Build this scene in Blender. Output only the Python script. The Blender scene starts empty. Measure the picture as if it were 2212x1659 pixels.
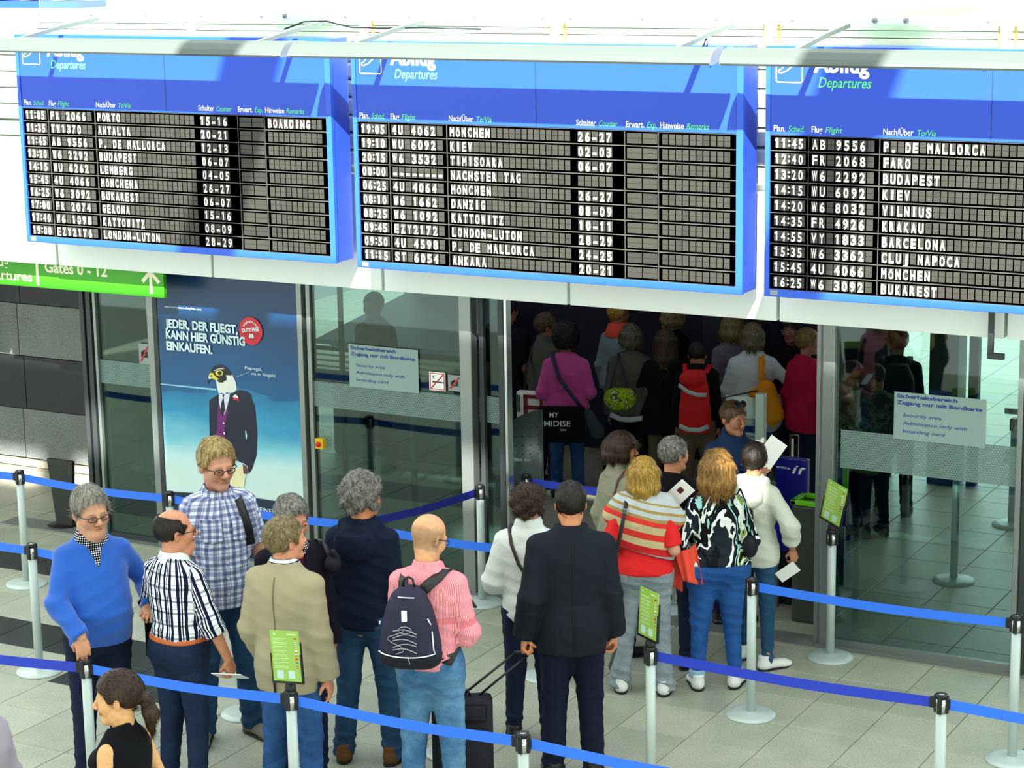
import bpy, bmesh, math, random
import numpy as np
from mathutils import Vector, Matrix, noise as mnoise
random.seed(7); RNG=np.random.RandomState(11)
C=bpy.context.scene.collection
scene=bpy.context.scene
PI=math.pi
# ------------------------------------------------------------ camera
F_PX,PITCH,ROLL,YAW,CAM_H=4669.6,.2107736,-.0163625,-.502734,5.29967
fw=Vector((math.sin(YAW)*math.cos(PITCH),math.cos(YAW)*math.cos(PITCH),-math.sin(PITCH)))
rt=Vector((math.cos(YAW),-math.sin(YAW),0)); up=rt.cross(fw)
r_=rt*math.cos(ROLL)+up*math.sin(ROLL); u_=up*math.cos(ROLL)-rt*math.sin(ROLL)
cam=bpy.data.cameras.new('camera'); camo=bpy.data.objects.new('camera',cam); C.objects.link(camo)
camo.matrix_world=Matrix(((r_.x,u_.x,-fw.x,0),(r_.y,u_.y,-fw.y,0),(r_.z,u_.z,-fw.z,CAM_H),(0,0,0,1)))
cam.sensor_width=36; cam.lens=36*F_PX/2212; cam.clip_start=.5; cam.clip_end=200
scene.camera=camo
# ------------------------------------------------------------ light
w=bpy.data.worlds.new('hall_daylight'); scene.world=w; w.use_nodes=True
bg=w.node_tree.nodes['Background']; bg.inputs[0].default_value=(.90,1.0,.945,1); bg.inputs[1].default_value=2.15
sun=bpy.data.lights.new('sun','SUN'); suno=bpy.data.objects.new('sun',sun); C.objects.link(suno)
SD=Vector((-.19,.55,-.377)).normalized()
suno.rotation_euler=SD.to_track_quat('-Z','Y').to_euler(); suno.location=(3,-9,12)
sun.energy=21; sun.angle=math.radians(.55); sun.color=(1,.97,.9)
vs=scene.view_settings; vs.view_transform='Standard'; vs.look='None'; vs.gamma=1; vs.use_curve_mapping=False; vs.exposure=0
scene.cycles.max_bounces=8; scene.cycles.transparent_max_bounces=24
# ------------------------------------------------------------ helpers
def lin(c):
    c=c/255.; return c/12.92 if c<=.04045 else ((c+.055)/1.055)**2.4
def rgb(r,g,b): return (lin(r),lin(g),lin(b),1)
def hx(s): return rgb(int(s[0:2],16),int(s[2:4],16),int(s[4:6],16))
MATS={}
def nmat(name):
    m=bpy.data.materials.new(name); m.use_nodes=True; return m,m.node_tree,m.node_tree.nodes,m.node_tree.links,m.node_tree.nodes['Principled BSDF']
def mat(name,col,rough=.6,metal=0.,var=.06,scale=8.,bump=0.,bscale=60.,spec=.5,emit=None,coat=0.):
    if name in MATS: return MATS[name]
    m,t,n,l,p=nmat(name); c=hx(col) if isinstance(col,str) else col
    p.inputs['Roughness'].default_value=rough; p.inputs['Metallic'].default_value=metal
    p.inputs['Specular IOR Level'].default_value=spec; p.inputs['Coat Weight'].default_value=coat
    tc=n.new('ShaderNodeTexCoord')
    nz=n.new('ShaderNodeTexNoise'); nz.inputs['Scale'].default_value=scale; nz.inputs['Detail'].default_value=4
    l.new(tc.outputs['Object'],nz.inputs['Vector'])
    mx=n.new('ShaderNodeMix'); mx.data_type='RGBA'
    mx.inputs['A'].default_value=tuple(x*(1-var) for x in c[:3])+(1,); mx.inputs['B'].default_value=tuple(min(1,x*(1+var)) for x in c[:3])+(1,)
    l.new(nz.outputs['Fac'],mx.inputs['Factor']); l.new(mx.outputs['Result'],p.inputs['Base Color'])
    if bump:
        nb=n.new('ShaderNodeTexNoise'); nb.inputs['Scale'].default_value=bscale; nb.inputs['Detail'].default_value=3
        l.new(tc.outputs['Object'],nb.inputs['Vector']); b=n.new('ShaderNodeBump'); b.inputs['Strength'].default_value=bump; b.inputs['Distance'].default_value=.01
        l.new(nb.outputs['Fac'],b.inputs['Height']); l.new(b.outputs['Normal'],p.inputs['Normal'])
    if emit: p.inputs['Emission Color'].default_value=c; p.inputs['Emission Strength'].default_value=emit
    MATS[name]=m; return m
def glass(name,tint=(.8,.88,.84),refl=.1):
    if name in MATS: return MATS[name]
    m,t,n,l,p=nmat(name); n.remove(p); out=n['Material Output']
    tr=n.new('ShaderNodeBsdfTransparent'); tr.inputs[0].default_value=(*tint,1)
    gl=n.new('ShaderNodeBsdfGlossy'); gl.inputs['Roughness'].default_value=.02; gl.inputs[0].default_value=(.9,1,.95,1)
    fr=n.new('ShaderNodeFresnel'); fr.inputs[0].default_value=1.45
    ad=n.new('ShaderNodeMath'); ad.operation='MULTIPLY_ADD'; ad.inputs[1].default_value=.8; ad.inputs[2].default_value=refl
    l.new(fr.outputs[0],ad.inputs[0]); mx=n.new('ShaderNodeMixShader'); l.new(ad.outputs[0],mx.inputs[0]); l.new(tr.outputs[0],mx.inputs[1]); l.new(gl.outputs[0],mx.inputs[2])
    l.new(mx.outputs[0],out.inputs[0]); MATS[name]=m; return m
def mkmesh(name,V,Fc,m=None,smooth=False,mats=None,mi=None):
    me=bpy.data.meshes.new(name); me.from_pydata([tuple(v) for v in V],[],[tuple(f) for f in Fc])
    if mats:
        for x in mats: me.materials.append(x)
    elif m: me.materials.append(m)
    if mi is not None: me.polygons.foreach_set('material_index',np.array(mi,dtype=np.int32))
    if smooth: me.polygons.foreach_set('use_smooth',np.ones(len(me.polygons),dtype=bool))
    me.update(); return me
def link(name,me,parent=None,loc=(0,0,0),rot=(0,0,0)):
    o=bpy.data.objects.new(name,me); C.objects.link(o); o.location=loc; o.rotation_euler=rot
    if parent: o.parent=parent
    return o
def tag(o,label,cat,group=None,kind=None):
    o['label']=label; o['category']=cat
    if group: o['group']=group
    if kind: o['kind']=kind
    return o
def thing(name,label,cat,loc=(0,0,0),rz=0,group=None):
    o=bpy.data.objects.new(name,None); C.objects.link(o); o.location=loc; o.rotation_euler=(0,0,rz); o.empty_display_size=.1
    return tag(o,label,cat,group)
def struct(o): o['kind']='structure'; return o
class MB:
    def __init__(s): s.V=[];s.F=[];s.mi=[]
    def add(s,V,Fc,M=None,mi=0):
        b=len(s.V)
        s.V+= [tuple(M@Vector(v)) if M else tuple(v) for v in V]; s.F+=[tuple(i+b for i in f) for f in Fc]; s.mi+=[mi]*len(Fc); return s
    def box(s,x0,x1,y0,y1,z0,z1,M=None,bev=0,mi=0):
        if bev:
            bm=bmesh.new(); bmesh.ops.create_cube(bm,size=1)
            for v in bm.verts: v.co=Vector(((x0+x1)/2+v.co.x*(x1-x0),(y0+y1)/2+v.co.y*(y1-y0),(z0+z1)/2+v.co.z*(z1-z0)))
            bmesh.ops.bevel(bm,geom=bm.edges[:],offset=bev,segments=2,affect='EDGES',profile=.5)
            bm.verts.index_update(); V=[v.co.copy() for v in bm.verts]; Fc=[[v.index for v in f.verts] for f in bm.faces]; bm.free()
            return s.add(V,Fc,M,mi)
        V=[(x,y,z) for x in(x0,x1) for y in(y0,y1) for z in(z0,z1)]
        return s.add(V,[(0,1,3,2),(4,6,7,5),(0,4,5,1),(2,3,7,6),(0,2,6,4),(1,5,7,3)],M,mi)
    def lathe(s,prof,n=24,c=(0,0),M=None,mi=0):
        V=[];Fc=[]
        for r,z in prof:
            for i in range(n): a=2*PI*i/n; V.append((c[0]+r*math.cos(a),c[1]+r*math.sin(a),z))
        for j in range(len(prof)-1):
            for i in range(n): k=(i+1)%n; Fc.append((j*n+i,j*n+k,(j+1)*n+k,(j+1)*n+i))
        Fc.append(tuple(range(n-1,-1,-1))); Fc.append(tuple(range((len(prof)-1)*n,len(prof)*n)))
        return s.add(V,Fc,M,mi)
    def tube(s,pts,r,n=8,M=None,mi=0,flat=None,cap=True):
        pts=[Vector(p) for p in pts]; V=[];Fc=[]
        pn=None
        for i,p in enumerate(pts):
            t=(pts[min(i+1,len(pts)-1)]-pts[max(i-1,0)]).normalized()
            if pn is None: a=Vector((0,0,1)) if abs(t.z)<.9 else Vector((1,0,0)); pn=(a-t*a.dot(t)).normalized()
            else: pn=(pn-t*pn.dot(t)).normalized()
            b=t.cross(pn); rr=r[i] if isinstance(r,(list,tuple)) else r
            ra,rb=(rr,rr) if flat is None else (rr*flat[0],rr*flat[1])
            for k in range(n): an=2*PI*k/n; V.append(p+pn*math.cos(an)*ra+b*math.sin(an)*rb)
        for i in range(len(pts)-1):
            for k in range(n): q=(k+1)%n; Fc.append((i*n+k,i*n+q,(i+1)*n+q,(i+1)*n+k))
        if cap: Fc.append(tuple(range(n-1,-1,-1))); Fc.append(tuple(range((len(pts)-1)*n,len(pts)*n)))
        return s.add(V,Fc,M,mi)
    def ribbon(s,pts,wid,thick,side=None,M=None,mi=0):
        # strap: rectangle section swept along pts; `side` gives the width direction per point (vector or list)
        pts=[Vector(p) for p in pts]; V=[];Fc=[]
        for i,p in enumerate(pts):
            t=(pts[min(i+1,len(pts)-1)]-pts[max(i-1,0)]).normalized()
            sd=Vector(side[i]) if isinstance(side,list) else Vector(side); sd=(sd-t*sd.dot(t)).normalized(); nn=t.cross(sd)
            for a,b in((-1,-1),(1,-1),(1,1),(-1,1)): V.append(p+sd*a*wid/2+nn*b*thick/2)
        for i in range(len(pts)-1):
            for k in range(4): q=(k+1)%4; Fc.append((i*4+k,i*4+q,(i+1)*4+q,(i+1)*4+k))
        Fc.append((3,2,1,0)); e=(len(pts)-1)*4; Fc.append((e,e+1,e+2,e+3))
        return s.add(V,Fc,M,mi)
    def poly(s,P,y0,y1,M=None,mi=0):
        # polygon P in x,z extruded from y0 (front) to y1
        n=len(P); V=[(x,y0,z) for x,z in P]+[(x,y1,z) for x,z in P]
        Fc=[tuple(range(n)),tuple(range(2*n-1,n-1,-1))]+[(i,i+n,(i+1)%n+n,(i+1)%n) for i in range(n)]
        return s.add(V,Fc,M,mi)
    def drape(s,A,B,down,ln,amp=.02,nf=2.5,th=.012,spread=0.,seed=0,nu=30,nv=16,M=None,mi=0):
        # hanging cloth: top edge A-B, falling along `down`, length ln(u), vertical folds growing towards the hem
        A=Vector(A);B=Vector(B);D=Vector(down).normalized(); ab=B-A; n=ab.cross(D).normalized(); V=[];Fc=[]
        for side in(0,1):
            for j in range(nv+1):
                v=j/nv
                for i in range(nu+1):
                    u=i/nu; L=ln(u) if callable(ln) else ln
                    w=math.sin(u*nf*2*PI+seed)+.5*math.sin(u*nf*4.7*PI+seed*2+v*2)
                    V.append(A+ab*(u+(u-.5)*spread*v)+D*L*v+n*(amp*w*(.25+.75*v)+(side-.5)*th)+D*.006*math.sin(u*9+seed))
        q=(nu+1)*(nv+1)
        for j in range(nv):
            for i in range(nu): a=j*(nu+1)+i; Fc+=[(a,a+1,a+nu+2,a+nu+1),(q+a+nu+1,q+a+nu+2,q+a+1,q+a)]
        for j in range(nv):
            a=j*(nu+1); b=a+nu+1; Fc.append((a,b,q+b,q+a)); a+=nu; b+=nu; Fc.append((a,q+a,q+b,b))
        for i in range(nu): a=nv*(nu+1)+i; Fc.append((a,a+1,q+a+1,q+a)); a=i; Fc.append((a,q+a,q+a+1,a+1))
        return s.add(V,Fc,M,mi)
    def mesh(s,name,m=None,smooth=False,mats=None):
        return mkmesh(name,s.V,s.F,m,smooth,mats,s.mi if mats else None)
    def obj(s,name,m=None,parent=None,smooth=False,loc=(0,0,0),rot=(0,0,0),mats=None):
        return link(name,s.mesh(name,m,smooth,mats),parent,loc,rot)
# lettering ----------------------------------------------------------------
_TX={}
def glyphs(s,bold=0.,extr=0.0):
    k=(s,bold,extr)
    if k in _TX: return _TX[k]
    cu=bpy.data.curves.new('t','FONT'); cu.body=s; cu.size=1; cu.offset=bold; cu.resolution_u=3; cu.extrude=extr
    ob=bpy.data.objects.new('t',cu); C.objects.link(ob)
    dg=bpy.context.evaluated_depsgraph_get(); me=bpy.data.meshes.new_from_object(ob.evaluated_get(dg))
    V=np.array([v.co[:] for v in me.vertices]) if len(me.vertices) else np.zeros((0,3)); Fc=[tuple(p.vertices) for p in me.polygons]
    bpy.data.objects.remove(ob); bpy.data.curves.remove(cu); bpy.data.meshes.remove(me)
    _TX[k]=(V,Fc); return _TX[k]
def text(mb,s,x,z,h,wid=None,y=0,bold=.02,shear=0,anchor='l',mi=0,M=None,caph=.73):
    """write s in the x,z plane (front towards -y); h = cap height, wid = total width"""
    V,Fc=glyphs(s,bold)
    if not len(V): return mb
    x0,x1=V[:,0].min(),V[:,0].max(); sz=h/caph
    sx=sz if wid is None else wid/(x1-x0)
    X=(V[:,0]-x0)*sx; Z=V[:,1]*sz; X=X+Z*shear
    W=(x1-x0)*sx
    if anchor=='c': X=X-W/2
    if anchor=='r': X=X-W
    mb.add([(x+a,y,z+b) for a,b in zip(X,Z)],Fc,M,mi); return mb
# ============================================================ materials of the place
white=mat('white_enamel','E9EFE4',.45,0,.02,3)
fasc=mat('pale_fascia','F0F6EC',.4,0,.03,1.5)
steel=mat('brushed_steel','8E9491',.38,.75,.05,20)
dsteel=mat('dark_grey_frame','3B4042',.45,.4,.06,14)
black=mat('black_plastic','0C0D0F',.45,0,.1,20)
rubber=mat('black_rubber','101112',.7,0,.1,20)
postm=mat('grey_painted_post','BCCAC6',.4,.15,.03,6)
chrome=mat('chrome','C9CDCB',.2,.9,.02,10)
beltb=mat('blue_webbing','2A74F2',.55,0,.05,40,.15,400)
gl=glass('green_tinted_glass',(.50,.63,.60),.022)
glc=glass('clear_glass',(.9,.96,.93),.05)
signblue=mat('board_blue','1A48CA',.42,0,.03,2)
framblue=mat('frame_blue','2459D8',.4,0,.03,2)
def tilemat(name,a,b,speck,rough=.4):
    m,t,n,l,p=nmat(name); p.inputs['Roughness'].default_value=rough
    tc=n.new('ShaderNodeTexCoord'); oi=n.new('ShaderNodeObjectInfo'); ge=n.new('ShaderNodeNewGeometry')
    n1=n.new('ShaderNodeTexNoise'); n1.inputs['Scale'].default_value=3.2; n1.inputs['Detail'].default_value=5; l.new(ge.outputs['Position'],n1.inputs['Vector'])
    n2=n.new('ShaderNodeTexNoise'); n2.inputs['Scale'].default_value=85; n2.inputs['Detail'].default_value=6; n2.inputs['Roughness'].default_value=.75; l.new(ge.outputs['Position'],n2.inputs['Vector'])
    ad=n.new('ShaderNodeMath'); ad.operation='MULTIPLY_ADD'; ad.inputs[1].default_value=.35; l.new(oi.outputs['Random'],ad.inputs[0]); l.new(n1.outputs['Fac'],ad.inputs[2])
    sb=n.new('ShaderNodeMath'); sb.operation='SUBTRACT'; sb.inputs[1].default_value=.18; l.new(ad.outputs[0],sb.inputs[0])
    r=n.new('ShaderNodeValToRGB'); r.color_ramp.elements[0].color=hx(a); r.color_ramp.elements[1].color=hx(b); r.color_ramp.elements[0].position=.25; r.color_ramp.elements[1].position=.75; l.new(sb.outputs[0],r.inputs[0])
    r2=n.new('ShaderNodeValToRGB'); r2.color_ramp.elements[0].position=.38; r2.color_ramp.elements[1].position=.55; r2.color_ramp.elements[0].color=hx(speck); r2.color_ramp.elements[1].color=(1,1,1,1); l.new(n2.outputs['Fac'],r2.inputs[0])
    mx=n.new('ShaderNodeMix'); mx.data_type='RGBA'; mx.blend_type='MULTIPLY'; mx.inputs['Factor'].default_value=.55; l.new(r.outputs[0],mx.inputs['A']); l.new(r2.outputs[0],mx.inputs['B']); l.new(mx.outputs['Result'],p.inputs['Base Color'])
    return m
tilem=tilemat('granite_tile','A3A797','B9BAA8','8B8E80',.42)
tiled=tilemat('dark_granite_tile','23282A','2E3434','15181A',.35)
stone=tilemat('grey_granite','767B7A','868B88','585D5C',.6)
stoned=tilemat('black_granite','1D2022','26292A','101213',.5)
# ============================================================ floor: base slab and single tiles
fl=struct(MB().box(-26,4,5,31,-.2,-.012).obj('floor',mat('grout','5C5E56',.9)))
T=.508; X0=-5.52; Y0=12.86
def tmesh(nm,m,w=T,d=T,g=.0026):
    b=MB(); b.V=[];
    s=.003
    V=[(g,g,-.014),(w-g,g,-.014),(w-g,d-g,-.014),(g,d-g,-.014),(g,g,-s),(w-g,g,-s),(w-g,d-g,-s),(g,d-g,-s),(g+s,g+s,0),(w-g-s,g+s,0),(w-g-s,d-g-s,0),(g+s,d-g-s,0)]
    Fc=[(8,9,10,11)]+[(i,(i+1)%4,(i+1)%4+4,i+4) for i in range(4)]+[(i+4,(i+1)%4+4,(i+1)%4+8,i+8) for i in range(4)]
    return V,Fc
tv,tf=tmesh('tile',tilem); tme=mkmesh('tile',tv,tf,tilem); tmd=mkmesh('tile_dark',tv,tf,tiled)
rest=[];n=0
Fr=Vector(fw);
def inview(x,y,z=0,m=60):
    d=Vector((x,y,z-CAM_H)); zz=d.dot(fw); u=1106+F_PX*d.dot(r_)/zz; v=829.5-F_PX*d.dot(u_)/zz
    return -m<u<2212+m and -m<v<1659+m
for iy in range(-16,36):
    for ix in range(-24,14):
        x=X0+ix*T; y=Y0+iy*T
        if x<-18 and y<16: continue
        vis=inview(x+T/2,y+T/2,0,60)
        if y>17 and not inview(x+T/2,y+T/2,0,400): continue
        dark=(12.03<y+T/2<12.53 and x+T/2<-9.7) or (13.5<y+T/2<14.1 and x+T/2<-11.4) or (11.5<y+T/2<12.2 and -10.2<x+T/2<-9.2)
        if y<15.4 and vis and n<300:
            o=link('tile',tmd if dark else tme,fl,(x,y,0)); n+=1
        else: rest.append((x,y))
b=MB()
for x,y in rest: b.add([(x+v[0],y+v[1],v[2]) for v in tv],tf)
o=b.obj('far_tiles',tilem,fl); o['kind']='stuff'
# floor further to the sides, outside the view, plain
# ============================================================ stone wall on the left, with coursed slabs
wl=struct(MB().box(-17.5,-12.2,15.9,16.1,0,2.6).obj('wall_left',mat('mortar','151617',.9)))
rows=[(.2,.7,stone),(.7,1.23,stoned),(1.23,1.75,stone),(1.75,2.28,stoned),(2.28,2.6,stone)]
for z0,z1,m in rows:
    xs=[-12.25,-13.2,-14.2 if m is stone else -14.15,-14.95,-15.7,-16.5,-17.4]
    for a,bb in zip(xs[1:],xs[:-1]):
        MB().box(a+.004,bb-.004,15.85,15.9,z0+.004,z1-.003,bev=.002).obj('stone_slab',m,wl)
struct(MB().box(-17.5,-12.3,15.80,15.86,.13,.195,bev=.006).box(-17.5,-12.3,15.72,15.86,0,.12,bev=.006).obj('baseboard_left',mat('beige_granite_plinth','9A9684',.5,0,.1,40)))
# ============================================================ gallery slab, fascia, louvres
fz0,fz1=2.525,3.42
seams=[-16.9,-15.28,-13.66,-12.04,-10.43,-8.81,-7.2,-5.55,-3.93,-2.3,-.7]
fa=struct(MB().box(-17,0,14.12,14.3,2.56,4.40).obj('trim_1',white))
for a,bb in zip(seams[:-1],seams[1:]):
    MB().box(a+.012,bb-.012,13.98,14.1,fz0,fz1,bev=.004).obj('fascia_panel',fasc,fa)
# louvre boards above the fascia
for k in range(7):
    z=3.47+k*.135
    MB().box(-17,0,14.02,14.1,z,z+.12,bev=.02).obj('louvre_board',white,fa)
struct(MB().box(-17,0,14.3,19.5,2.66,2.9).box(-17,0,14.3,19.5,4.2,4.4).obj('ceiling',mat('dark_ceiling','202226',.8)))
# upper gallery: slab edge panels, pipes with bolts, glass balustrade
ed=struct(MB().box(-20,2,14.42,14.6,4.2,4.62).obj('trim_2',white))
for z0,z1 in((4.40,4.475),(4.48,4.525),(4.53,4.60)):
    MB().box(-20,2,14.36,14.43,z0,z1,bev=.004).obj('edge_panel',white,ed)
struct(MB().box(-26,6,14.6,22,4.5,4.6).obj('floor_upper',mat('gallery_floor','B9B49C',.5)))
rl=thing('glass_balustrade','long white balustrade with glass and round bolts along the upper gallery','balustrade',(-8,14.2,4.4))
MB().box(-4.36,6,-.02,.03,.175,.235,bev=.01).obj('rail',white,rl)
postsx=[-12.36,-10.715,-9.07,-7.41,-5.73,-4.06,-2.4]
ym=mat('yellow_edge','C9A050',.5)
for i,x in enumerate(postsx):
    MB().lathe([(.034,-.35),(.034,.18)],16,(x+8,.02)).lathe([(.037,.07),(.037,.08)],16,(x+8,.02)).obj('post',white,rl,True)
    if i>1: MB().box(x+8-.065,x+8-.045,.06,.075,-.2,.17).box(x+8+.045,x+8+.065,.06,.075,-.2,.17).obj('bracket',ym,rl)
for px in [85,200,318,437,565,615,748,885,1028,1175,1235,1390,1550,1715,1890,1958,2138]:
    # bolts measured along the rail, spaced as they are on the building
    d=fw*F_PX+r_*(px-1106)-u_*(20-829.5); t=14.18/d.y; x=d.x*t
    b=MB(); M=Matrix.Translation((x+8,-.02,.205))@Matrix.Rotation(PI/2,4,'X'); b.lathe([(.018,0),(.018,.012),(.012,.02)],14,M=M); b.obj('bolt',steel,rl,True)
xs=[-12.3,-9.9,-7.5,-5.1,-2.7]
for a,bb in zip(xs[:-1],xs[1:]): MB().box(a+8+.01,bb+8-.01,.035,.047,.1,1.0).obj('glass_pane',glc,rl)
uw=struct(MB().box(-26,6,19.8,20,4.5,7).obj('wall_upper',mat('cream_wall','E8DFAE',.6,0,.05,1)))
yl=mat('ochre_panel','D9A84A',.5,0,.1,1); tn=mat('tan_wood','A8814B',.5,0,.25,1.5)
MB().box(-26,6,19.72,19.8,4.62,4.78).obj('wood_band',tn,uw)
for x in(-19.5,-18.3,-16.2,-14.9): MB().box(x,x+.8,19.7,19.8,4.8,5.1).obj('wall_panel',yl,uw)
uc=thing('display_cabinet','dark shelf unit with blue base on the upper gallery, top left corner','cabinet',(-13.6,15.4,4.6))
MB().box(-.9,.75,0,.4,.0,.06).obj('blue_base',signblue,uc)
for k in range(4): MB().box(-.85+k*.4,-.62+k*.4,.05,.35,.07,.5,bev=.01).obj('shelf_box',mat('slate_box','565B68',.5),uc)
# white sunlit pillar casing and pipes left of the first board
lp=struct(MB().box(-13.6,-12.62,13.9,14.0,2.53,3.4,bev=.01).obj('trim_3',white))
pp=thing('pipe_run','white horizontal pipes behind the left end of the first board','pipe',(-13,14,3.5))
for z in(.05,.2,.33,.47,.9,.98): MB().tube([(-1,-.02,z),(.3,-.02,z)],.03,10).obj('pipe',white,pp,True)
MB().box(-1,.3,.0,.02,.55,.85).obj('ochre_strip',yl,pp)
# unseen blocker added high behind the camera (shades the hall; slots shaped to let strips of sun through)
rw=MB().box(-14,26,-2.2,-2,3.5,12.08).box(-5.72,26,-2.2,-2,12.62,13.45).box(-14,-5.72,-2.2,-2,12.62,13.45)
for xa,xb in((-14,-9.6),(-7.75,-7.42),(-5.72,-3.15),(-2.35,-.36),(-.1,26)): rw.box(xa,xb,-2.2,-2,12.08,12.62)
struct(rw.obj('wall_rear',mat('rear_wall','C8C8C0',.8)))
# slanting roof struts out of view
def strut(xa,za,xb,zb,Y=13.6,t=9.0,wd=.52):
    k=1/SD.y*t
    A=Vector((xa,Y,za))-SD*k; B=Vector((xb,Y,zb))-SD*k
    d=(B-A).normalized(); A-=d*.6; B+=d*2.2
    o=MB().tube([A,B],wd/2,12).obj('roof_strut',dsteel,None,True); return struct(o)
s1=strut(-10.17,2.9,-9.66,4.4,t=8); s1.name='trim_4'
s2=strut(-5.22,3.2,-4.8,4.4,t=8); s2.name='trim_5'
# ============================================================ glazed front
FY=14.54
def mull(name,x,wd,dep,z0=0,z1=2.6,y=FY,m=steel,par=None):
    return MB().box(x-wd/2,x+wd/2,y-dep/2,y+dep/2,z0,z1,bev=.004).obj(name,m,par)
# perforated band material: holes through alpha
def perf(name):
    m,t,n,l,p=nmat(name); p.inputs['Base Color'].default_value=hx('748C86'); p.inputs['Roughness'].default_value=.45
    ge=n.new('ShaderNodeNewGeometry'); sp=n.new('ShaderNodeSeparateXYZ'); l.new(ge.outputs['Position'],sp.inputs[0])
    def M(op,a,b=None,c=None):
        k=n.new('ShaderNodeMath'); k.operation=op
        for i,v in enumerate((a,b,c)):
            if v is None: continue
            if isinstance(v,(int,float)): k.inputs[i].default_value=v
            else: l.new(v,k.inputs[i])
        return k.outputs[0]
    pz=M('DIVIDE',sp.outputs['Z'],.017); row=M('FLOOR',pz); off=M('MULTIPLY',M('MODULO',row,2),.5)
    fx=M('SUBTRACT',M('FRACT',M('ADD',M('DIVIDE',sp.outputs['X'],.02),off)),.5); fz=M('SUBTRACT',M('FRACT',pz),.5)
    d=M('SQRT',M('ADD',M('MULTIPLY',fx,fx),M('MULTIPLY',fz,fz))); a=M('GREATER_THAN',d,.27)
    a2=M('MULTIPLY_ADD',a,.55,.3); l.new(a2,p.inputs['Alpha']); return m
perfm=perf('perforated_film')
signm=mat('frosted_notice','8BA39E',.5,0,.03,2); navy=mat('navy_print','1C2F86',.6)
redm=mat('red_enamel','C8141E',.5); whitep=mat('white_print','F4F4F0',.5); greyp=mat('grey_notice','8F9795',.5)
def notice(x0,x1,z0,z1,y,par_label):
    t=thing('notice',par_label,'notice',(x0,y,z0)); W=x1-x0;H=z1-z0
    MB().box(0,W,-.004,0,0,H).obj('sheet',signm,t)
    b=MB()
    text(b,'Sicherheitsbereich',.02,H*.885,.028,W*.66,-.0055,.03); text(b,'Zugang nur mit Bordkarte',.02,H*.745,.028,W*.93,-.0055,.03)
    text(b,'Security area',W*.1,H*.49,.026,W*.42,-.0055,.005,.2); text(b,'Admittance only with',W*.1,H*.32,.026,W*.70,-.0055,.005,.2); text(b,'boarding card',W*.1,H*.15,.026,W*.46,-.0055,.005,.2)
    b.obj('lettering',navy,t)
def pict_smoke(x0,x1,z0,z1,y):
    t=thing('prohibition_sign','white square no smoking sign with red border on left glass door','sign',(x0,y,z0)); W=x1-x0;H=z1-z0
    MB().box(0,W,-.004,0,0,H).obj('sheet',whitep,t)
    b=MB(); e=.01
    for a in((.008,W-.008,.008,.014),(.008,W-.008,H-.014,H-.008)): b.box(a[0],a[1],-.0055,-.004,a[2],a[3])
    b.box(.008,.014,-.0055,-.004,.008,H-.008).box(W-.014,W-.008,-.0055,-.004,.008,H-.008)
    b.poly([(.014,.02),(.022,.014),(W-.014,H-.02),(W-.022,H-.014)],-.0058,-.004); b.obj('red_border',redm,t)
    MB().box(.03,W*.8,-.005,-.004,H*.42,H*.5).box(W*.8+.006,W*.9,-.005,-.004,H*.42,H*.5).poly([(.03,H*.78),(.04,H*.78),(.05,H*.6),(.044,H*.6)],-.005,-.004).obj('cigarette_mark',dsteel,t)
def pict_cam(x0,x1,z0,z1,y,lab):
    t=thing('prohibition_sign',lab,'sign',(x0,y,z0)); W=x1-x0;H=z1-z0
    MB().box(0,W,-.004,0,0,H).obj('sheet',greyp,t)
    MB().box(W*.2,W*.8,-.005,-.004,H*.32,H*.62).box(W*.38,W*.6,-.005,-.004,H*.62,H*.7).lathe([(W*.17,0),(W*.17,.001)],20,M=Matrix.Translation((W*.5,-.004,H*.46))@Matrix.Rotation(PI/2,4,'X')).obj('camera_mark',black,t)
    MB().lathe([(W*.1,0),(W*.1,.001)],16,M=Matrix.Translation((W*.5,-.0055,H*.46))@Matrix.Rotation(PI/2,4,'X')).obj('lens_mark',greyp,t)
    MB().poly([(W*.12,H*.16),(W*.2,H*.1),(W*.88,H*.84),(W*.8,H*.9)],-.008,-.005).obj('red_bar',redm,t)
# left narrow leaf
d1=struct(MB().box(-12.13,-12.1,FY-.04,FY+.04,0,2.6,bev=.004).box(-11.54,-11.47,FY-.04,FY+.04,0,2.6,bev=.004).obj('door_1',steel))
MB().box(-12.1,-11.54,FY-.006,FY+.006,.03,2.6).obj('glass_pane',gl,d1)
MB().box(-12.12,-11.54,FY-.012,FY-.009,1.4,1.61).obj('perforated_band',perfm,d1)
MB().box(-12.1,-11.54,FY-.02,FY+.02,0,.05).obj('bottom_rail',dsteel,d1)
# return frame between stone wall and front (stacked slim profiles)
tr=struct(MB().box(-12.34,-12.28,14.6,15.9,0,2.6,bev=.004).obj('trim_6',dsteel))
for k,(x,y,wd,m) in enumerate([(-12.31,14.62,.03,steel),(-12.272,14.58,.045,dsteel),(-12.225,14.60,.022,steel),(-12.19,14.57,.05,dsteel),(-12.143,14.6,.03,steel)]):
    MB().box(x-wd/2,x+wd/2,y-.06,y+.06,0,2.6,bev=.004).obj('frame_profile',m,tr)
pict_cam(-11.66,-11.54,1.61,1.79,FY-.015,'no photography sign partly behind door frame left of the poster')
# poster
mull('trim_7',-11.45,.05,.09,m=dsteel)['kind']='structure'
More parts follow.
